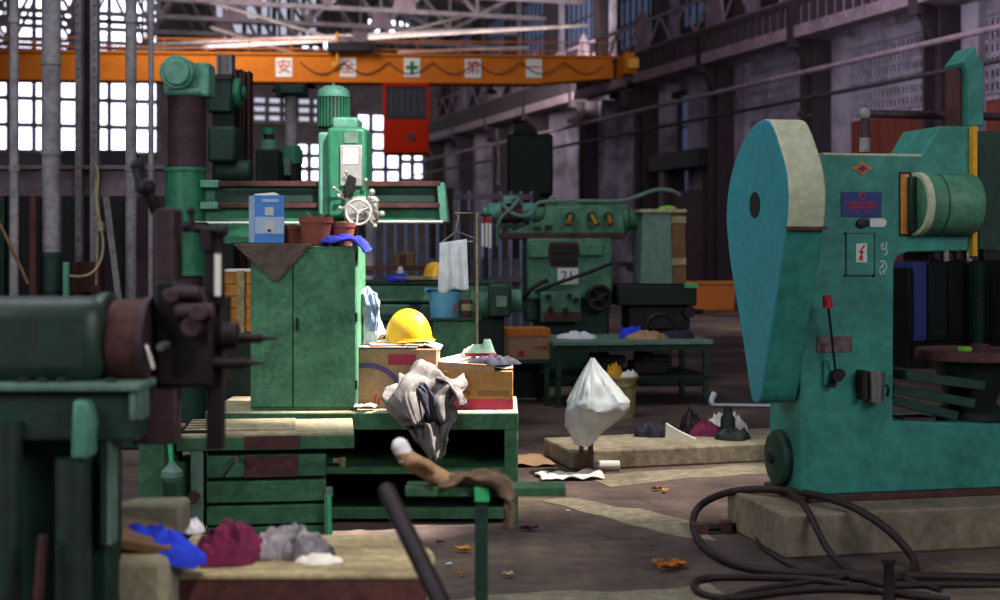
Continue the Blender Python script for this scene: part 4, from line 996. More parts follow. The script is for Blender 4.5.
MB().grid(28, 12, lambda a, b: Vector((.085*math.cos(2*PI*a)*(1-b*.45)-.02*b+.03*b, .033*math.sin(2*PI*a)*(1-b*.5), .018+.05*b*(1 if math.cos(2*PI*a) > -.2 else 1)+(.03*b if math.cos(2*PI*a) > .2 else 0))), wrap=True).build('upper', 'grey_green', sh)
MB().lathe([(0, 0), (.088, 0), (.09, .02), (0, .022)], (0, 0, 0), (0, 0, 1), 24, 1., .42).build('sole', 'print_red', sh)
single(heap(.06, .05, .07, 4.7), 'white_rag', 'paper', Fr(f.X-.02, f.Y+.2, 0, BH+h2+.06), 'small white rag beside the shoe on the box', 'rag')
# jacket hanging over the bench edge
f = onb(425, 0)
jp = [(.06, .14, .15), (.04, .08, .17), (.01, -.0, .13), (-.0, -.06, .05), (.03, -.085, -.06), (.055, -.085, -.15), (.065, -.085, -.24)]
jt = thing('work_jacket', f, 'crumpled grey and black work jacket hanging over the bench front', 'jacket')
drape(jp, (1, .12, 0), lambda t_: .30+.10*math.sin(t_*3.0)-.26*max(0, t_-.45)*1.8, .11, 2.6, 60, 40, 3.2, .3, .02).build('body', 'grey_jacket', jt, solid=.016, sub=1)
drape([(-.12, .06, .12), (-.17, -.0, .12), (-.19, -.04, .07), (-.14, -.08, .0), (-.06, -.10, -.07)], (1, .2, 0), .11, .035, 7.7, 34, 14, 5., .1, .02).build('sleeve', 'grey_jacket', jt, solid=.014, sub=1)
drape([(.06, .08, .17), (.12, .02, .16), (.17, -.03, .10), (.19, -.05, .05), (.21, -.06, .03)], (.3, 1, 0), .1, .03, 3.7, 30, 14, 5., .1, .02).build('sleeve', 'grey_jacket', jt, solid=.014, sub=1)
drape([(-.05, -.03, .16), (.02, -.06, .08), (.07, -.085, -.05), (.09, -.09, -.16)], (1, .1, 0), .09, .03, 9.1, 30, 12, 5., .1, .03).build('lining', 'dark_cloth', jt, solid=.012, sub=1)
f = onb(365, .04)
single(drape([(-.06, .02, .015), (.0, .0, .02), (.06, .02, .015)], (0, 1, 0), .09, .012, 6.1, 20, 10), 'paper_scrap', 'paper', f, 'pale paper scrap at the foot of the larger box', 'paper', solid=.004)

# ================================================================== MACHINE TABLE (LEFT OF THE BENCH)
MT = dfr(265, 6.95, 7)
t = thing('machine_table', MT, 'green ribbed machine bed with pale slotted top before the long bench', 'machine bed')
zt = MT.at(265, 433, 0).z
xa, xb_ = MT.at(176, 440, 0).x, MT.at(354, 440, 0).x
MB().box(xa, xb_, 0, .55, zt-.02, zt).box(xa+.03, xb_-.3, .1, .5, zt, zt+.012).build('table_top', 'machined_top', t, bevel=.004)
MB().box(xa, xb_+.002, -.004, .5, zt-.085, zt-.018).build('table_edge', 'bench_green', t, bevel=.005)
sl = MB()
for i in range(5): sl.box(xa-.002, xa+.2, .02+i*.1, .05+i*.1, zt+.0, zt+.014)
sl.build('t_slot', 'dark_iron', t)
x0, x1 = MT.at(206, 480, .03).x, MT.at(326, 480, .03).x
MB().box(x0, x1, .07, .52, 0, zt-.085).build('bed_body', 'dark_green', t)
for v0, v1 in ((455, 476), (481, 501), (505.5, 523), (527, 545)): MB().fb(MT, 206, 326, v0, v1, .03, .09).build('rib', 'bench_green', t, bevel=.006)
MB().fb(MT, 244, 300, 436, 448, -.0065, .02).build('rust_plate', 'rust', t)
MB().fb(MT, 244, 298, 455.5, 476.5, .027, .05).build('rust_plate', 'rust', t)
MB().fb(MT, 190, 203, 448, 545, .0, .2).build('side_post', 'grey_green', t, bevel=.008)
MB().fb(MT, 172, 190, 462, 545, .05, .3).build('side_box', 'bench_green', t, bevel=.008)
MB().fy(MT, 193, 498, 6, -.04, .05).build('side_knob', 'rust', t)
MB().fb(MT, 324.5, 332, 495, 560, -.03, .06).fz(MT, 325, 333, 487, 497, .02).build('end_post', 'grey_green', t, bevel=.004)
MB().tube([MT.at(329, 496, -.04), MT.at(330, 535, -.04)], .012, 8).build('grease_pipe', 'bright_green', t)
MB().fy(MT, 236, 459, 3, -.03, .03).build('lock_screw', 'steel', t)
MB().tube([MT.at(236, 459, -.02), MT.at(222, 478, -.03)], .007, 8).build('lock_lever', 'dark_iron', t)
f = dfr(170, 6.6)
t = thing('lever_handle', f, 'pale green drop shaped machine lever left of the machine bed', 'lever')
MB().tube([f.at(172, 470, 0), f.at(171, 455, 0), f.at(169, 432, .02)], .012, 10, 1).build('stem', 'bright_green', t)
c = f.at(172, 474, 0); MB().lathe([(0, -.04), (.035, -.035), (.052, -.01), (.05, .015), (.025, .04), (0.012, .06), (0, .06)], c, (0, 0, 1)).build('knob', 'grey_green', t)
MB().fb(f, 138, 164, 437, 560, .1, .5).build('housing', 'bench_green', t, bevel=.01)
MB().fb(f, 137, 165, 435, 438, .08, .52).build('housing_lid', 'machined_top', t)
f = dfr(177, 7.0)
single(MB().box(-.012, .012, .02, .04, f.at(177, 434, .02).z, f.at(177, 400, .02).z), 'white_scale', 'sign_white', f, 'short white scale strip upright behind the machine bed', 'scale')

# ================================================================== WOODEN CRATE BEHIND THE LATHE
f = dfr(236, 8.6, 0)
t = thing('wooden_crate', f, 'orange lit slatted wooden crate left of the tall cabinet', 'crate')
xa, xb_ = f.at(221, 300, 0).x, f.at(250, 300, 0).x; z0, z1 = f.at(230, 332, 0).z, f.at(230, 272, 0).z
for i in range(5): MB().box(xa, xb_+.1, 0, .02, z0+(z1-z0)*i/5+.003, z0+(z1-z0)*(i+1)/5-.003).build('slat', 'wood_orange', t)
MB().fb(f, 237, 244, 271, 333, -.02, 0).build('batten', 'wood_pale', t)
MB().box(xa, xb_+.1, .02, .3, z0, z0+.02).box(xa, xb_+.1, .28, .3, z0, z1).box(xa, xa+.02, .02, .3, z0, z1).build('crate_body', 'wood_brown', t)
MB().box(xa, xb_+.1, -.01, .32, z1, z1+.015).build('lid', 'paper', t)
MB().box(xa, xb_+.1, 0, .3, 0, z0).build('stand', 'black_green', t)

# ================================================================== RADIAL DRILL
D = dfr(186, 11.0, 0)
t = thing('radial_drill', D, 'green radial drilling machine with thick column and long arm', 'drill')
MB().fz(D, 169, 203, 275, 331, 0, 32).build('lower_column', 'rust_purple', t)
MB().fz(D, 158, 215, 330, 350, 0).build('base_flange', 'drill_green', t)
c = D.at(186, 330, 0); MB().cyl((c.x, 0, 0), (c.x, 0, c.z), .16).box(-.6, 1.4, -.5, .6, 0, .16).build('base', 'dark_green', t, bevel=.02)
MB().fz(D, 165, 206, 168, 276, 0, 40).fz(D, 163, 207, 168, 172, 0, 40).fz(D, 163, 207, 272, 276, 0, 40).build('sleeve', 'drill_green', t, bevel=.005)
MB().fz(D, 168, 206, 94, 170, 0, 40).build('column', 'rust_purple', t)
MB().fz(D, 165, 209, 90, 97, 0).fb(D, 193, 209, 62, 96, -.1, .15).build('column_cap', 'drill_pale', t, bevel=.02)
MB().fy(D, 176, 72, 17, -.22, .2, 32).fy(D, 176, 72, 13, -.26, -.2, 32).fb(D, 163, 196, 80, 93, -.12, .15).build('elevating_motor', 'drill_pale', t, bevel=.012)
# arm
MB().fb(D, 196, 441, 184, 222, -.02, .3).build('arm', 'drill_green', t, bevel=.01)
MB().fp(D, [(196, 218), (330, 218), (330, 236), (262, 242), (196, 246)], .0, .28).build('arm_web', 'drill_green', t, bevel=.01)
for v0, v1, nm in ((181, 186.5, 0), (203, 208, 1)):
    MB().fb(D, 214, 441, v0, v1, -.1, .05).build('guideway', 'rust', t, bevel=.006)
    MB().fb(D, 200, 218, v0-1, v1+1, -.13, .05).build('guideway_boss', 'drill_pale', t, bevel=.006)
MB().tube([D.at(180, 223, -.12), D.at(330, 223, -.12)], .014, 10).tube([D.at(372, 222, -.12), D.at(443, 222, -.12)], .014, 10).build('feed_screw', 'bright_steel', t)
MB().fp(D, [(437, 184), (444, 182), (448, 222), (440, 223)], -.1, .3).build('arm_end', 'drill_pale', t, bevel=.006)
MB().fb(D, 375, 437, 190, 202, -.03, -.015).fb(D, 215, 322, 190, 202, -.03, -.015).build('arm_recess', 'dark_green', t)
MB().fb(D, 174, 206, 222, 229, -.19, -.1).build('clamp_plate', 'dark_iron', t, bevel=.004)
# head
h_ = MB().fb(D, 327, 366.5, 127, 218, -.28, .2).build('drill_head', 'drill_green', t, bevel=.03)
MB().fb(D, 318, 330, 132, 216, -.16, .25).build('head_side', 'drill_pale', t, bevel=.02)
MB().fb(D, 332, 358, 117, 129, -.22, .15).build('head_step', 'drill_pale', t, bevel=.02)
MB().fz(D, 318, 349, 97, 128, .02, 32).build('motor_body', 'dark_green', t)
q = MB()
c0 = D.at(333.5, 128, .02); c1 = D.at(333.5, 97, .02); rr = (D.at(349, 110, .02).x-D.at(318, 110, .02).x)/2
for i in range(28):
    a = 2*PI*i/28; q.cbox((c0.x+rr*math.cos(a), .02+rr*math.sin(a), (c0.z+c1.z)/2), (.016, .008, c1.z-c0.z-.02), rz=a)
q.build('motor_fin', 'drill_green', t)
MB().lathe([(rr*1.06, 0), (rr*1.06, .03), (rr*.95, .06), (rr*.6, .09), (0, .1)], (c1.x, .02, c1.z-.005)).cyl((c1.x, .02, c1.z+.08), (c1.x, .02, c1.z+.11), .012).build('motor_cap', 'drill_pale', t)
MB().fb(D, 340, 362, 145, 186, -.31, -.27).build('control_panel', 'bright_steel', h_, bevel=.006)
MB().fb(D, 343, 358, 148, 164, -.316, -.31).build('white_plate', 'sign_white', h_)
MB().fb(D, 344, 358, 132, 143, -.29, -.27).build('vent_grille', 'grey_green', h_)
MB().fp(D, [(344, 186), (349, 174), (356, 178), (354, 192), (346, 198)], -.36, -.3).build('black_lever_hub', 'black', h_, bevel=.006)
MB().fb(D, 344, 378, 196, 222, -.3, -.22).build('gear_plate', 'bright_steel', h_, bevel=.02)
for u, v, r_ in ((339, 196, 2.6), (340, 208, 2.2), (372, 192, 3.4), (377, 201, 2.4), (382, 214, 3.4), (375, 226, 2.6), (346, 172, 1.6), (366, 180, 2.2), (368, 208, 3), (334, 188, 2)):
    c = D.at(u, v, -.36); b_ = D.at(u*.6+358*.4, v*.6+205*.4, -.3)
    MB().ball(c, r_*10.7/F).tube([c, b_], .009, 6).build('ball_lever', 'bright_steel', h_)
c = D.at(358.5, 212, -.42)
MB().wheel(c, (.1, -1, .1), .095, .012, 3, .02).cyl(c, (c.x, -.25, c.z), .02).build('handwheel', 'bright_steel', h_)
MB().fz(D, 340, 356, 222, 250, -.1).build('spindle', 'dark_iron', h_)

# ================================================================== SMALL DRILLS AND MOTORS BEHIND THE RADIAL DRILL
f = dfr(291, 15.5)
t = thing('pillar_drill', f, 'pale column drilling machine standing behind the radial drill arm', 'drill')
MB().fz(f, 285, 297, 92, 152, 0).build('column', 'column_grey', t)
MB().fb(f, 279, 304, 84, 94, -.2, .2).fz(f, 276, 284, 82, 98, -.1).fz(f, 298, 306, 83, 97, -.1).fx(f, 272, 280, 87, 92, 0).build('drill_head', 'dark_green', t, bevel=.02)
MB().fz(f, 280, 303, 146, 158, 0, 28, .8).fz(f, 278, 303, 150, 164, 0).build('table_collar', 'drill_green', t)
c = f.at(291, 164, 0); MB().cyl((c.x, 0, 0), (c.x, 0, c.z), .12).box(-.4, .4, -.4, .4, 0, .2).build('pedestal', 'black_green', t)
MB().fb(f, 284, 290, 158, 175, -.25, .0).build('control_box', 'grey_green', t)
f = dfr(267, 14.8)
t = thing('coolant_pump', f, 'small green motor with pale body between the belt posts and pillar drill', 'motor')
MB().fz(f, 262, 275, 128, 135, 0).build('motor_cap', 'drill_green', t)
MB().fz(f, 264, 274, 134, 141, 0).build('neck', 'black_green', t)
MB().fz(f, 261, 277, 140, 150, 0).build('motor_body', 'drill_pale', t)
c = f.at(269, 150, 0); MB().box(c.x-.12, c.x+.12, -.15, .2, 0, c.z).build('pedestal', 'black_green', t, bevel=.02)
f = dfr(226, 13.2)
t = thing('gear_housing', f, 'dark green gear housing with motor behind the radial drill column', 'machine')
MB().fb(f, 207, 231, 75, 112, 0, .5).build('housing', 'dark_green', t, bevel=.02)
MB().fb(f, 206, 231, 74, 79, -.03, .52).build('housing_lid', 'rust_purple', t)
MB().fx(f, 231, 242, 78, 108, .2).fx(f, 242, 246, 86, 100, .2).build('motor_end', 'drill_green', t, bevel=.02)
MB().fb(f, 207, 235, 126, 162, -.1, .5).build('lower_housing', 'dark_green', t, bevel=.03)
MB().fx(f, 216, 252, 160, 184, .1).build('cross_motor', 'dark_green', t, bevel=.02)
c = f.at(208, 112, 0); MB().box(c.x+.02, c.x+.22, .1, .4, 0, c.z).build('stand', 'black_green', t)
for u0, u1, v0, v1, m, lb in ((218, 233, 55, 76, 'column_grey', 'short grey channel post on top of the gear housing'), (236, 243, 70, 160, 'rust', 'left rusty belt post beside the gear housing'), (244, 251, 72, 165, 'rust', 'right rusty belt post beside the gear housing')):
    f = dfr((u0+u1)/2, 13.7); a = f.at(u0, v1, 0); b = f.at(u1, v0, 0)
    z0 = 0 if v1 > 80 else a.z
    single(MB().box(a.x, b.x, 0, .04, z0, b.z).box(a.x, a.x+.02, -.08, .12, z0, b.z).box(b.x-.02, b.x, -.08, .12, z0, b.z), 'channel_post', m, f, lb, 'post', 'channel posts by the gear housing')

# ================================================================== BLUE BUCKET, HANGER STAND, SECOND LATHE
f = dfr(448, 10.2)
st = thing('metal_stand', f, 'green box stand under the blue bucket', 'stand')
a = f.at(433, 352, 0); b = f.at(477, 318, 0)
MB().box(a.x, b.x, 0, .4, 0, b.z-.02).build('cabinet', 'cabinet_green', st, bevel=.008)
MB().box(a.x-.03, b.x+.03, -.03, .43, b.z-.02, b.z).build('stand_top', 'dark_green', st, bevel=.004)
MB().box(a.x+.02, b.x-.02, -.008, 0, .1, b.z-.06).build('front_panel', 'cabinet_green', st)
fk = Fr(f.at(444, 318, 0).x+f.X, f.Y+.14, 0, b.z)
bk = thing('plastic_bucket', fk, 'light blue plastic bucket standing on the green box stand', 'bucket')
MB().lathe([(0, 0), (.105, 0), (.123, .19), (.132, .195), (.132, .21), (.12, .21), (.1, .02), (0, .02)], n=36).build('bucket_body', 'bucket_blue', bk)
MB().tube([(-.132, 0, .19), (-.125, -.09, .2), (0, -.14, .205), (.125, -.09, .2), (.132, 0, .19)], .005, 6, 2).build('bucket_handle', 'dark_iron', bk)
MB().box(.075, .093, -.1, -.09, .05, .1).build('red_mark', 'red', bk)
MB().box(-.15, -.12, -.02, .02, .18, .22).build('handle_lug', 'bucket_blue', bk)
f2 = Fr(fk.X+.165, fk.Y-.04, 0, b.z)
tn = thing('brown_jar', f2, 'small brown tin beside the blue bucket', 'tin')
MB().lathe([(0, 0), (.04, 0), (.042, .13), (0, .13)]).build('body', 'rust', tn); MB().lathe([(.043, .05), (.044, .1), (.042, .1), (.041, .05), (.043, .05)]).build('paper_band', 'wood_pale', tn)
fs2 = dfr(477, 9.7)
st = thing('hanger_stand', fs2, 'thin pale pole stand with bent arm holding the hanger', 'stand')
zt = fs2.at(477, 213, 0).z
MB().tube([(0, 0, 0), (0, 0, zt), (fs2.at(455, 213, 0).x, 0, zt)], .009, 8).build('pole', 'wood_pale', st)
MB().box(-.18, .18, -.18, .18, 0, .03).build('base_plate', 'dark_iron', st)
xh = fs2.at(457, 240, 0).x
hg = thing('coat_hanger', fs2, 'wire coat hanger hooked on the thin pole arm', 'hanger')
q = lambda u, v: fs2.at(u, v, -.0)
MB().tube([q(456, 214), q(458.5, 216), q(458, 222), q(456.5, 225), q(456.5, 232)], .005, 8, 1).build('hook', 'steel', hg)
MB().tube([q(441, 243), q(456.5, 231), q(474, 238), q(472.5, 241.5), q(441, 243)], .006, 8).build('shoulder_bar', 'steel', hg)
tw = fs2
def towel(a, b):
    u = 440+a*27-1.5*b+3*b*a; v = 243-a*4+b*49-(1-abs(2*a-1))*0+2*math.sin(a*9)*b
    p = fs2.at(u, v, 0)
    return Vector((p.x, -.025+.022*math.sin(a*17+.6*nz(b*2, a))*(.25+.75*b)+.012*nz(a*5, b*4)-.01, p.z))
single(MB().grid(48, 26, towel), 'hanging_towel', 'towel', fs2, 'pale blue white towel hanging from the wire hanger', 'towel', solid=.006)
L = dfr(440, 11.6)
t = thing('engine_lathe', L, 'green lathe bed with square motor plate behind the blue bucket', 'lathe')
MB().fb(L, 352, 500, 284, 302, 0, .5).build('bed', 'shaper_green', t, bevel=.02)
MB().fb(L, 352, 500, 281, 285, -.03, .52).build('bed_way', 'dark_green', t, bevel=.01)
MB().fb(L, 352, 470, 304, 322, .02, .4).build('bed_lower', 'dark_green', t, bevel=.02)
a = L.at(365, 322, 0)
for u in (372, 420, 485):
    a = L.at(u, 318, 0); MB().box(a.x-.16, a.x+.16, .05, .45, 0, a.z).build('leg', 'black_green', t, bevel=.015)
MB().fx(L, 470, 489, 285, 318, .1).build('motor', 'shaper_green', t, bevel=.012)
m_ = MB().fb(L, 488, 511, 284, 317, -.12, .4).build('headstock', 'dark_green', t, bevel=.02)
MB().fb(L, 496, 507, 296, 307, -.14, -.12).build('square_plate', 'grey_green', m_, bevel=.004)
MB().fx(L, 510, 522, 289, 312, .1).build('chuck', 'shaper_green', t, bevel=.012)
MB().ft(L, [(523, 300, .1), (530, 290, 0), (540, 283, 0), (548, 280, 0)], .018).build('cable', 'dark_iron', t)
MB().fb(L, 395, 446, 276.5, 279.5, -.05, .2).fb(L, 402, 440, 279.5, 282, .0, .2).build('wooden_ledge', 'wood_pale', t)
zl = L.at(440, 276.5, .0).z
zled = zl
hard_hat(Fr(*L.w((L.at(434, 277, .08).x, .08, 0)).xy, 0, zl), 'distant yellow hard hat on the lathe behind the towel', .62, .3)
f = Fr(*L.w((L.at(401, 283, .1).x, .1, 0)).xy, 0, L.at(401, 281, -.03).z)
single(heap(.11, .09, .06, 1.9), 'blue_rag', 'royal_cloth', Fr(f.X, f.Y-.08, 0, f.base), 'small blue rag on the lathe bed', 'rag')
single(MB().lathe([(0, 0), (.03, 0), (.026, .1), (.012, .12), (0, .12)]), 'white_bottle', 'white_plastic', Fr(f.X-.01, f.Y+.06, 0, f.base), 'small pale bottle behind the blue rag', 'bottle')
f = dfr(404, 12.5); a = f.at(395, 266, 0)
bx = thing('brown_box', Fr(f.X, f.Y, 0, a.z), 'weathered brown box on the dark rack behind the lathe', 'box')
MB().box(-.09, .09, 0, .2, 0, .12).build('body', 'wood_brown', bx, bevel=.006)
MB().box(-.04, .02, -.004, .0, .02, .1).build('label_panel', 'rust', bx)
rk = thing('dark_rack', f, 'dark shelving rack behind the lathe bed', 'rack')
x0, x1 = f.at(366, 266, 0).x, f.at(470, 266, 0).x
for z_ in (.54, a.z): MB().box(x0, x1, -.05, .4, z_-.04, z_).build('shelf', 'rust', rk)
for x in (x0, x1-.06): MB().box(x, x+.06, 0, .06, 0, a.z+.5).build('post', 'column_grey' if x == x0 else 'wall_steel', rk)

# ================================================================== FENCE AND FAR MACHINES
f = dfr(455, 20.5, 6)
t = thing('barred_gate', f, 'grey blue barred metal gate behind the hanging towel', 'gate')
x0, x1 = f.at(362, 200, 0).x, f.at(536, 200, 0).x; zt = f.at(455, 191, 0).z
MB().box(x0, x1, -.04, .04, zt-.12, zt-.04).box(x0, x1, -.04, .04, 1.0, 1.08).box(x0, x1, -.04, .04, .1, .18).build('rail', 'wall_lit', t, smooth=False)
i = 0; x = x0
while x < x1:
    MB().box(x, x+.045, -.015, .015, .1, zt).build('bar', 'mesh_blue', t, smooth=False); x += .155; i += 1
for x in (x0, (x0+x1)/2, x1): MB().box(x-.05, x+.05, -.05, .05, 0, zt+.05).build('post', 'wall_steel', t, smooth=False)
MB().box(x0, x1, .06, .08, .1, 1.35).build('mesh_panel', 'wall_lit', t)
f = dfr(527, 24)
t = thing('control_cabinet', f, 'tall black machine body behind the shaping machine ram', 'machine')
MB().fb(f, 507, 553, 134, 196, 0, 1.).build('upper_body', 'black_green', t, bevel=.05)
MB().fp(f, [(513, 134), (515, 122), (520, 126), (526, 122), (534, 126), (538, 134)], .2, .6).build('hook_block', 'black', t)
a = f.at(512, 196, 0); b = f.at(548, 196, 0); MB().box(a.x, b.x, .1, .9, 0, a.z+.1).build('lower_body', 'black', t, bevel=.03)
MB().fp(f, [(495, 130), (498, 128), (500, 160), (500, 186), (496, 184), (498, 160)], -.05, .1).build('pale_edge', 'column_grey', t)
for u, v in ((528, 152), (541, 151)): MB().fy(f, u, v, 2, -.05, .02).build('knob', 'dark_iron', t)
f = dfr(708, 32.5, 17.6)
t = thing('orange_bin', f, 'orange bin on the far floor between shaper and press', 'bin')
a = f.at(690, 306, 0); b = f.at(734, 281, 0)
MB().prism([(a.x, 0), (b.x, 0), (b.x+.1, b.z), (a.x-.1, b.z)], 'y', 0, .5).build('body', 'card_orange', t, bevel=.03)
MB().box(a.x-.14, b.x+.14, -.04, .54, b.z-.06, b.z).build('rim', 'wood_orange', t)
f = gfr(712, 300, 12)
t = thing('green_trough', f, 'long dark green bench far behind the orange bin', 'bench')
a = f.at(688, 279, 0); b = f.at(760, 257, 0)
MB().box(a.x, b.x, 0, .8, a.z, b.z).build('body', 'dark_green', t, bevel=.02)
for x in (a.x+.1, b.x-.3): MB().box(x, x+.2, .1, .6, 0, a.z).build('leg', 'black_green', t)
# racks and cabinets seen through the press throat
f = dfr(950, 17.5, 12)
for u0, u1, v0, m, lb in ((908, 913, 268, 'black', 'narrow black locker at the left of the throat opening'), (914, 927, 262, 'blue_panel', 'narrow blue panel locker seen through the press throat'), (929, 948, 262, 'black_green', 'black green locker right of the blue panel'), (949, 964, 260, 'black', 'black locker before the green throat post'), (971, 990, 262, 'black_green', 'black green locker right of the green throat post'), (991, 1012, 260, 'black', 'black locker at the frame edge beyond the throat')):
    a = f.at(u0, 320, 0); b = f.at(u1, v0, 0)
    q = thing('steel_locker', Fr(*f.w((a.x, 0, 0)).xy, 12), lb, 'locker', 'lockers behind the press')
    w_ = b.x-a.x
    MB().box(0, w_, 0, .5, .35, b.z).build('body', m, q, bevel=.01)
    MB().box(w_*.1, w_*.9, -.02, 0, .4, b.z-.06).build('door', m, q, bevel=.006)
    MB().box(0, w_, .05, .45, 0, .35).build('plinth', 'black', q)
a = f.at(965, 320, 0); b = f.at(970, 255, 0)
single(MB().box(a.x, b.x, -.3, -.2, 0, b.z).box(a.x-.05, b.x+.05, -.35, -.15, 0, .06), 'green_post', 'dark_green', f, 'slim green post among the black lockers', 'post')
f = gfr(922, 345, 12)
single(MB().box(-.35, .35, 0, .5, 0, .22).box(-.2, .1, .1, .4, .22, .34), 'metal_block', 'black_green', f, 'low dark metal block on the floor before the lockers', 'block', bevel=.02)

# ================================================================== RIVETED COLUMN STRUCTURE, BACKGROUND LEFT
f = dfr(86, 13.0)
t = thing('riveted_column', f, 'pale riveted lattice column with cross beam at the left', 'column', kind='structure')
MB().fb(f, 75, 81, -60, 300, 0, .1).fb(f, 90, 97, -60, 300, 0, .1).build('column_flange', 'column_grey', t, smooth=False)
MB().fb(f, 81, 90, -60, 300, .12, .16).build('column_web', 'rust_purple', t, smooth=False)
q = MB()
for v in range(-50, 300, 9):
    for u in (76.8, 94): q.fy(f, u, v, 1.1, -.02, .01, 8)
q.build('rivet', 'column_grey', t)
MB().fb(f, -30, 165, 168, 196, .1, .25).fb(f, -30, 165, 165, 169, .02, .3).build('cross_beam', 'wall_lit', t, smooth=False)
MB().fb(f, 72, 100, 262, 292, -.06, .1).build('rust_box', 'rust', t)
a = f.at(86, 300, 0); MB().box(a.x-.2, a.x+.2, -.05, .3, 0, a.z).build('column_base', 'rust_purple', t, smooth=False)
f = dfr(50, 12.4)
t = thing('vertical_duct', f, 'thick pale vertical pipe left of the riveted column', 'pipe')
MB().fz(f, 42, 60, -60, 258, 0, 32).build('pipe', 'column_grey', t)
MB().fz(f, 41, 62, 255, 290, 0, 32).fz(f, 40, 63, 252, 257, 0, 32).build('pipe_collar', 'dark_green', t)
for v in (60, 150): MB().fz(f, 41, 61, v, v+5, 0, 32).build('pipe_flange', 'column_grey', t)
c = f.at(51, 290, 0); MB().cyl((c.x, 0, 0), (c.x, 0, c.z), .1).build('lower_pipe', 'black_green', t)
for u, r_, v0, v1, m, lb in ((33, .035, 195, 320, 'rust', 'thin brown pipe beside the thick pale pipe'), (151, .025, -40, 240, 'column_grey', 'thin grey pipe near the radial drill column'), (131, .05, -40, 300, 'column_grey', 'grey channel upright between riveted column and drill'), (66, .03, 262, 320, 'drill_pale', 'short green pipe stub before the riveted column'), (14, .04, -50, 300, 'column_grey', 'grey vertical pipe at the left frame edge')):
    f = dfr(u, 12.2); a = f.at(u, v0, 0)
    b = MB().cyl((0, 0, 0), (0, 0, a.z), r_, n=12); z_ = .9
    while z_ < a.z-.2: b.cyl((0, 0, z_), (0, 0, z_+.05), r_*1.25, n=12); z_ += 1.3
    single(b, 'upright_pipe', m, f, lb, 'pipe', 'upright pipes at the left')
f = dfr(112, 12.0)
single(MB().bar(f.at(106, 196, 0), f.at(106, 196, 0)+(f.at(119, 300, 0)-f.at(106, 196, 0))*(f.at(106, 196, 0).z/(f.at(106, 196, 0).z-f.at(119, 300, 0).z)), .05, .03), 'leaning_plank', 'column_grey', f, 'thin plank leaning right of the riveted column', 'plank')
f = dfr(98, 11.8)
single(MB().ft(f, [(95, 162, 0), (99, 175, .02), (96, 200, 0), (100, 222, -.02), (104, 245, 0), (101, 262, 0), (92, 274, -.03), (80, 277, -.04), (70, 276, 0)], .012, 8, 2).ft(f, [(97, 165, .03), (95, 190, .03), (98, 225, .03), (97, 258, .03), (96, 285, .03)], .009, 8, 2).fb(f, 98, 103, 222, 231, -.03, .03), 'hanging_cable', 'wood_pale', f, 'pale cable looping down beside the riveted column', 'cable')
f = dfr(10, 11.0)
single(MB().ft(f, [(-6, 215, 0), (4, 232, 0), (13, 252, 0), (22, 270, 0), (28, 284, 0)], .014, 8, 2), 'slack_cable', 'wood_brown', f, 'slack brown cable at the left frame edge', 'cable')
f = dfr(80, 16)
for i, (u0, u1, v0, m, lb) in enumerate(((-30, 4, 190, 'dark_green', 'green electrical cabinet at the left frame edge'), (6, 40, 188, 'black', 'black electrical cabinet behind the thick pale pipe'), (62, 76, 150, 'black', 'narrow black cabinet left of the riveted column'), (98, 126, 150, 'dark_iron', 'dark cabinet right of the riveted column'), (133, 166, 182, 'rust_purple', 'purple brown cabinet beside the drill sleeve'))):
    a = f.at(u0, 300, 0); b = f.at(u1, v0, 0)
    q = thing('electrical_cabinet', Fr(f.X+a.x, f.Y, 0), lb, 'cabinet', 'cabinets behind the left column')
    w_ = b.x-a.x
    MB().box(0, w_, 0, .6, 0, b.z).build('body', m, q, bevel=.015)
    d_ = MB().box(w_*.06, w_*.94, -.025, 0, .15, b.z-.08).build('door', m, q, bevel=.01)
    MB().box(w_*.8, w_*.86, -.06, -.025, 1.0, 1.25).build('handle', 'dark_iron', d_)

# ================================================================== FOREGROUND LEFT LATHE
Lf = dfr(60, 4.0)
t = thing('foreground_lathe', Lf, 'big dark green lathe with brown chuck close at the left edge', 'lathe')
MB().fx(Lf, -160, 112, 296, 376, .16, 36).build('headstock_barrel', 'lathe_green', t, bevel=.02)
MB().fb(Lf, -160, 100, 300, 384, .0, .3).build('headstock', 'lathe_green', t, bevel=.05)
MB().fx(Lf, 98, 113, 292, 384, .16, 40).build('spindle_collar', 'lathe_green', t, bevel=.012)
ck = MB().fx(Lf, 113, 153, 299, 386, .16, 40).build('chuck', 'rust', t, bevel=.012)
MB().fx(Lf, 145, 153.5, 297, 388, .16, 40).build('chuck_rim', 'rust_purple', ck)
MB().tube([Lf.at(147, 345, -.06), Lf.at(154, 369, -.09)], .006, 8).fy(Lf, 160, 347, 4, -.08, .0).build('chuck_key', 'steel', ck)
MB().fb(Lf, -160, 140, 384, 392, -.06, .14).build('bed_way', 'grey_green', t, bevel=.006)
MB().fb(Lf, -160, 136, 391, 442, -.03, .12).build('bed', 'lathe_green', t, bevel=.012)
MB().fb(Lf, 129, 135, 386, 421, -.05, .1).fb(Lf, 136, 141, 386, 421, -.02, .08).build('bed_end_plate', 'grey_green', t, bevel=.006)
for u in (42, 62, 111, 22): MB().fz(Lf, u-5, u+5, 378, 386, -.02, 10).build('bed_bolt', 'lathe_green', t)
a = Lf.at(0, 440, 0); b = Lf.at(112, 600, 0)
MB().box(Lf.at(-160, 440, 0).x, b.x-.02, .06, .2, 0, a.z).build('leg_casting', 'dark_green', t, bevel=.02)
zc = Lf.at(70, 460, 0).z
MB().fz(Lf, 56, 91, 458, 640, -.02, 28).build('leg_pillar', 'lathe_green', t)
MB().fp(Lf, [(72, 400), (88, 402), (93, 425), (88, 460), (70, 460)], -.08, .02).build('apron_lever', 'drill_pale', t, bevel=.012)
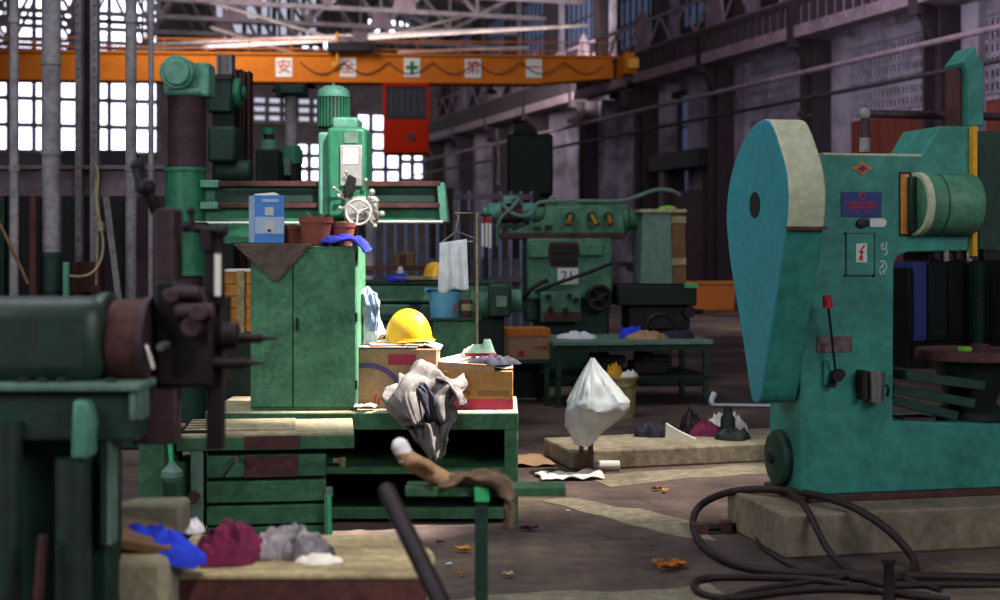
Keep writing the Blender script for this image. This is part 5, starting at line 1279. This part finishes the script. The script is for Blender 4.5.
MB().fz(Lf, -8, 22, 420, 640, -.03, 28).build('leg_pillar', 'lathe_green', t)
MB().fb(Lf, 101, 106, 420, 545, .0, .05).fb(Lf, 107, 111, 425, 545, -.02, .05).build('feed_rail', 'grey_green', t)
MB().tube([Lf.at(43, 535, -.1), Lf.at(38, 600, -.12)], .014, 10).build('wooden_handle', 'rust', t)
# tool turret beyond the chuck
T = dfr(180, 4.15)
t = thing('tool_turret', T, 'dark iron tool post with two pointed spindles and cross handle', 'tool post')
MB().fb(T, 153, 174, 208, 386, .0, .12).build('upright_plate', 'rust_purple', t, bevel=.008)
MB().fp(T, [(152, 280), (174, 280), (180, 286), (205, 290), (212, 318), (212, 388), (156, 388)], -.03, .1).build('turret_block', 'dark_iron', t, bevel=.015)
MB().fx(T, 172, 200, 286, 300, -.05).fx(T, 176, 214, 303, 320, -.06).fy(T, 197, 313, 9, -.12, .0).fy(T, 190, 328, 10, -.1, .0).fy(T, 170, 296, 8, -.08, .0).build('clamp', 'rust_purple', t, bevel=.006)
MB().tube([T.at(138, 168, .02), T.at(143, 184, .0), T.at(150, 196, .0), T.at(156, 212, .02)], .018, 12, 1).ball(T.at(138, 166, .02), .022).ball(T.at(146, 188, .0), .03).build('finial_lever', 'dark_iron', t)
MB().fp(T, [(204, 232), (212, 226), (221, 238), (222, 306), (206, 306)], -.0, .06).build('tool_slide', 'dark_iron', t, bevel=.006)
MB().fb(T, 214.5, 220.5, 254, 296, -.008, .0).build('white_scale', 'sign_white', t)
MB().tube([T.at(186, 228, .0), T.at(222, 231, .0)], .010, 10).ball(T.at(222, 231, 0), .02).ball(T.at(186, 227, 0), .016).tube([T.at(191, 210, 0), T.at(192, 232, 0)], .009, 8).ball(T.at(191, 211, 0), .014).tube([T.at(206, 229, 0), T.at(206, 250, 0)], .018, 12).build('cross_handle', 'dark_iron', t)
MB().fx(T, 212, 246, 357, 369, -.0).fx(T, 246, 258, 359, 367, 0, r1=.6).fx(T, 258, 266, 361, 365, 0, r1=.4).build('lower_spindle', 'dark_iron', t, bevel=.003)
MB().fx(T, 222, 238, 322, 350, .02).fx(T, 238, 262, 333, 343, .02).fx(T, 262, 276, 335.5, 341, .02, r1=.5).build('upper_spindle', 'dark_iron', t, bevel=.003)
MB().fb(T, 206, 222, 300, 450, .02, .08).build('drop_bar', 'dark_iron', t, bevel=.004)
MB().fb(T, 132, 176, 386, 445, -.02, .06).build('lower_plate', 'rust_purple', t, bevel=.006)
a = T.at(160, 300, 0); MB().box(T.at(152, 300, 0).x, T.at(212, 300, 0).x, .1, .3, T.at(180, 388, 0).z, a.z).build('turret_back', 'black', t)

# ================================================================== FOREGROUND WOODEN TABLE WITH CLOTHES
f = Fr((300-500)/F*4.3, 4.3, 0)
t = thing('wooden_table', f, 'low plank topped table in the front with a rounded corner', 'table')
xa, xb_ = f.at(150, 577, 0).x, f.at(432, 577, 0).x; zt = f.at(300, 575, 0).z
D_ = .62
W = xb_-xa
for i in range(6):
    y0 = i*D_/6; y1 = (i+1)*D_/6-.02
    e = [xb_-.03, xb_, xb_, xb_-.01, xb_-.04, xb_-.1][i]; e2 = [xb_, xb_, xb_-.005, xb_-.03, xb_-.08, xb_-.2][i]
    MB().prism([(xa, y0), (e, y0), (e2, y1), (xa, y1)], 'z', zt-.016, zt).build('plank', 'wood_pale', t, bevel=.004)
MB().box(xa+.02, xb_-.1, .04, D_-.03, zt-.03, zt-.017).build('under_board', 'black', t)
MB().box(xa, xb_-.02, .004, .03, zt-.14, zt-.016).build('apron', 'rust', t)
for x in (xa+.02, xb_-.12):
    for y in (.06, D_-.14): MB().box(x, x+.05, y, y+.05, 0, zt-.016).build('leg', 'wood_brown', t)
def ont(u, y): q = f.at(u, 570, y); return Fr(*f.w((q.x, y, 0)).xy, 0, zt)
single(heap(.135, .085, .075, 4.2, freq=2.6, rough=.5), 'blue_garment', 'royal_cloth', dfr(163, 4.28, 0, .60), 'bright blue garment lying across the stone and table corner', 'clothing')
bpy.data.objects['blue_garment'].rotation_euler = (0, R(17), -.2)
single(heap(.045, .035, .045, 2.2), 'white_rag', 'white_cloth', Fr(ont(194, .34).X, ont(194, .34).Y, 0, zt+.06), 'small white rag tucked behind the blue garment', 'rag')
single(heap(.12, .13, .095, 6.3, rough=.8, freq=4.2), 'maroon_garment', 'maroon_cloth', ont(229, .22), 'crumpled maroon garment in the middle of the plank table', 'clothing')
single(heap(.145, .13, .075, 8.8, rough=.8, freq=4.2), 'plaid_garment', 'plaid_cloth', ont(292, .3), 'grey and black checked garment right of the maroon one', 'clothing')
single(heap(.07, .05, .03, 3.8), 'pink_rag', 'paper', ont(322, .16), 'pale rag peeping out beside the checked garment', 'rag')
# stones and board at the table's left
f2 = Fr((130-500)/F*4.15, 4.15, 0)
a = f2.at(92, 557, 0); b = f2.at(167, 557, 0)
single(MB().box(a.x, b.x, 0, .3, 0, a.z), 'stone_block', 'stone', f2, 'rough grey stone block at the left of the plank table', 'block', bevel=.03)
a2 = f2.at(110, 505, .28); b2 = f2.at(180, 505, .28)
single(MB().prism([(a2.x, .3), (a2.x+.05, .42), (b2.x, .44), (b2.x, .3)], 'z', a.z+.0, a2.z+.0), 'stone_slab', 'stone', f2, 'pale flat stone standing behind the blue garment', 'block', bevel=.015)
single(MB().cbox((f2.at(128, 555, 0).x, .14, a.z+.035), (.2, .22, .03), rx=.12, ry=.22, rz=.2), 'board_scrap', 'wood_brown', f2, 'brown board scrap lying on the stone block', 'board', bevel=.004)
# leaning rod
f = dfr(385, 4.1)
a = f.at(386, 490, 0); b = f.at(452, 625, -.35); b = a+(b-a)*((a.z-.03)/(a.z-b.z))
single(MB().tube([a, b], .027, 14).tube([a+(a-b).normalized()*.012, a], .02, 14, r1=.027), 'steel_rod', 'dark_iron', f, 'dark round steel rod slanting past the plank table corner', 'rod')
# ================================================================== GREEN STAND WITH RAG AND GLOVE
f = dfr(482, 4.9)
t = thing('green_stand', f, 'narrow green steel stand with a flat arm in front of the bench', 'stand')
z0 = f.at(482, 503, 0).z; z1 = f.at(482, 488, 0).z
MB().fb(f, 474, 490, 487, 503, -.03, .03).build('head_block', 'bright_green', t, bevel=.006)
xA = f.at(566, 492, 0).x; xL = f.at(405, 492, 0).x
MB().box(xL, xA, .0, .12, f.at(520, 497, 0).z, f.at(520, 487, 0).z).build('arm', 'bench_green', t, bevel=.005)
MB().box(f.at(475, 503, 0).x, f.at(488, 503, 0).x, -.02, .025, 0, z0).build('leg', 'dark_green', t, bevel=.004)
MB().box(-.22, .2, -.15, .2, 0, .025).build('foot_plate', 'dark_green', t)
za = f.at(520, 487, 0).z
f3 = Fr(f.X, f.Y, 0, za)
single(drape([f3.at(440, 484, .05), f3.at(462, 480, .04), f3.at(482, 478, .03), f3.at(500, 484, .0), f3.at(510, 500, -.03), f3.at(512, 527, -.03)], (0, 1, 0), lambda t_: .17-.06*t_, .045, 5.1, 40, 18, 5., .15, .012), 'muddy_cloth', 'mud_cloth', f3, 'muddy brown cloth draped over the green stand arm', 'cloth', solid=.010, sub=1)
gl = thing('work_glove', f3, 'cream and brown work glove pointing up from the green stand', 'glove')
MB().tube([f3.at(401, 448, .03), f3.at(406, 458, .03), f3.at(420, 466, .03), f3.at(436, 476, .04), f3.at(452, 485, .04)], .03, 14, 2, r1=.036).ball(f3.at(402, 449, .03), .028).tube([f3.at(414, 462, .0), f3.at(426, 462, -.03), f3.at(436, 472, -.03)], .016, 10, 2).build('hand', 'beige_cloth', gl)
MB().tube([f3.at(399, 444, .03), f3.at(402.5, 451, .03), f3.at(407, 459, .03)], .031, 14, 1).ball(f3.at(400, 446, .03), .03).build('cuff', 'white_cloth', gl)

# ================================================================== CAMERA AND LIGHT
cam = bpy.data.cameras.new('camera'); co = bpy.data.objects.new('camera', cam); COL.objects.link(co)
co.location = (0, 0, EYE); co.rotation_euler = (PI/2, 0, 0)
cam.sensor_width = 36; cam.lens = F*36/1000; cam.shift_y = -(300-V0)/1000
cam.clip_end = 300; cam.clip_start = .05
cam.dof.use_dof = True; cam.dof.focus_distance = 8.4; cam.dof.aperture_fstop = 2.0
SC.camera = co
wd = bpy.data.worlds.new('hall_light'); SC.world = wd; wd.use_nodes = True
bgd = wd.node_tree.nodes['Background']; bgd.inputs['Color'].default_value = (.52, .46, .62, 1); bgd.inputs['Strength'].default_value = .10
def area(name, loc, target, sx, sy, power, col, spread=180):
    l = bpy.data.lights.new(name, 'AREA'); l.shape = 'RECTANGLE'; l.size = sx; l.size_y = sy; l.energy = power; l.color = col; l.spread = R(spread)
    o = bpy.data.objects.new(name, l); COL.objects.link(o); o.location = loc
    o.rotation_euler = (Vector(target)-Vector(loc)).to_track_quat('-Z', 'Y').to_euler(); o['kind'] = 'helper'; return o
def spot(name, loc, target, deg, power, col, blend=.6, rad=.25):
    l = bpy.data.lights.new(name, 'SPOT'); l.energy = power; l.color = col; l.spot_size = R(deg); l.spot_blend = blend; l.shadow_soft_size = rad
    o = bpy.data.objects.new(name, l); COL.objects.link(o); o.location = loc
    o.rotation_euler = (Vector(target)-Vector(loc)).to_track_quat('-Z', 'Y').to_euler(); o['kind'] = 'helper'; return o
area('overhead_fill_light', (-2.5, 8, 9.5), (-2.2, 8.5, 0), 6, 10, 470, (.9, .96, 1))  # unseen area lamp, added as soft fill from above
area('left_fill_light', (-6, 1, 4.5), (-1, 8.5, .8), 4, 3, 250, (.85, .96, 1))  # added lamp off to the left, lifts cabinet and bench fronts
area('wall_fill_light', (5, 25, 8.5), (12, 36, 4), 8, 10, 560, (.92, .86, 1))  # unseen lamp added to brighten the long wall
area('crane_fill_light', (-8, 34, 9.5), (-7, 40, 7.2), 4, 3, 340, (1, .95, .9), 130)  # added lamp, brightens the girder towards its left end
area('right_fill_light', (6, -.5, 5), (.5, 8, 1), 4, 3, 300, (.88, .97, 1))  # unseen lamp added on the right for the press front
area('truss_fill_light', (-3, 42.5, 7.2), (-3, 56, 11), 12, 3, 900, (1, .95, .93))  # added upward lamp beyond the crane, brightens the trusses
spot('sun_shaft_boxes', (4.0, 8.3, 8.0), (-.45, 8.1, .95), 13, 21000, (1, .95, .85), .7, .12)
spot('sun_shaft_bag', (4.6, 8.6, 8.5), (.75, 9.2, .2), 20, 5200, (1, .94, .83), .8, .12)
spot('sun_shaft_drill', (2.2, 4.0, 9.0), (-1.1, 10.8, 2.0), 10, 9000, (1, .97, .9), .8, .12)
spot('table_fill_spot', (1.5, 0.5, 8.0), (-.5, 4.6, .5), 12, 2200, (1, .9, .78), .8, .12)  # spot added to brighten the plank table
SC.view_settings.view_transform = 'Standard'; SC.view_settings.look = 'None'; SC.view_settings.gamma = 1; SC.view_settings.exposure = 0
SC.view_settings.use_curve_mapping = False
SC.cycles.use_denoising = True
SC.cycles.max_bounces = 6; SC.cycles.sample_clamp_indirect = 4
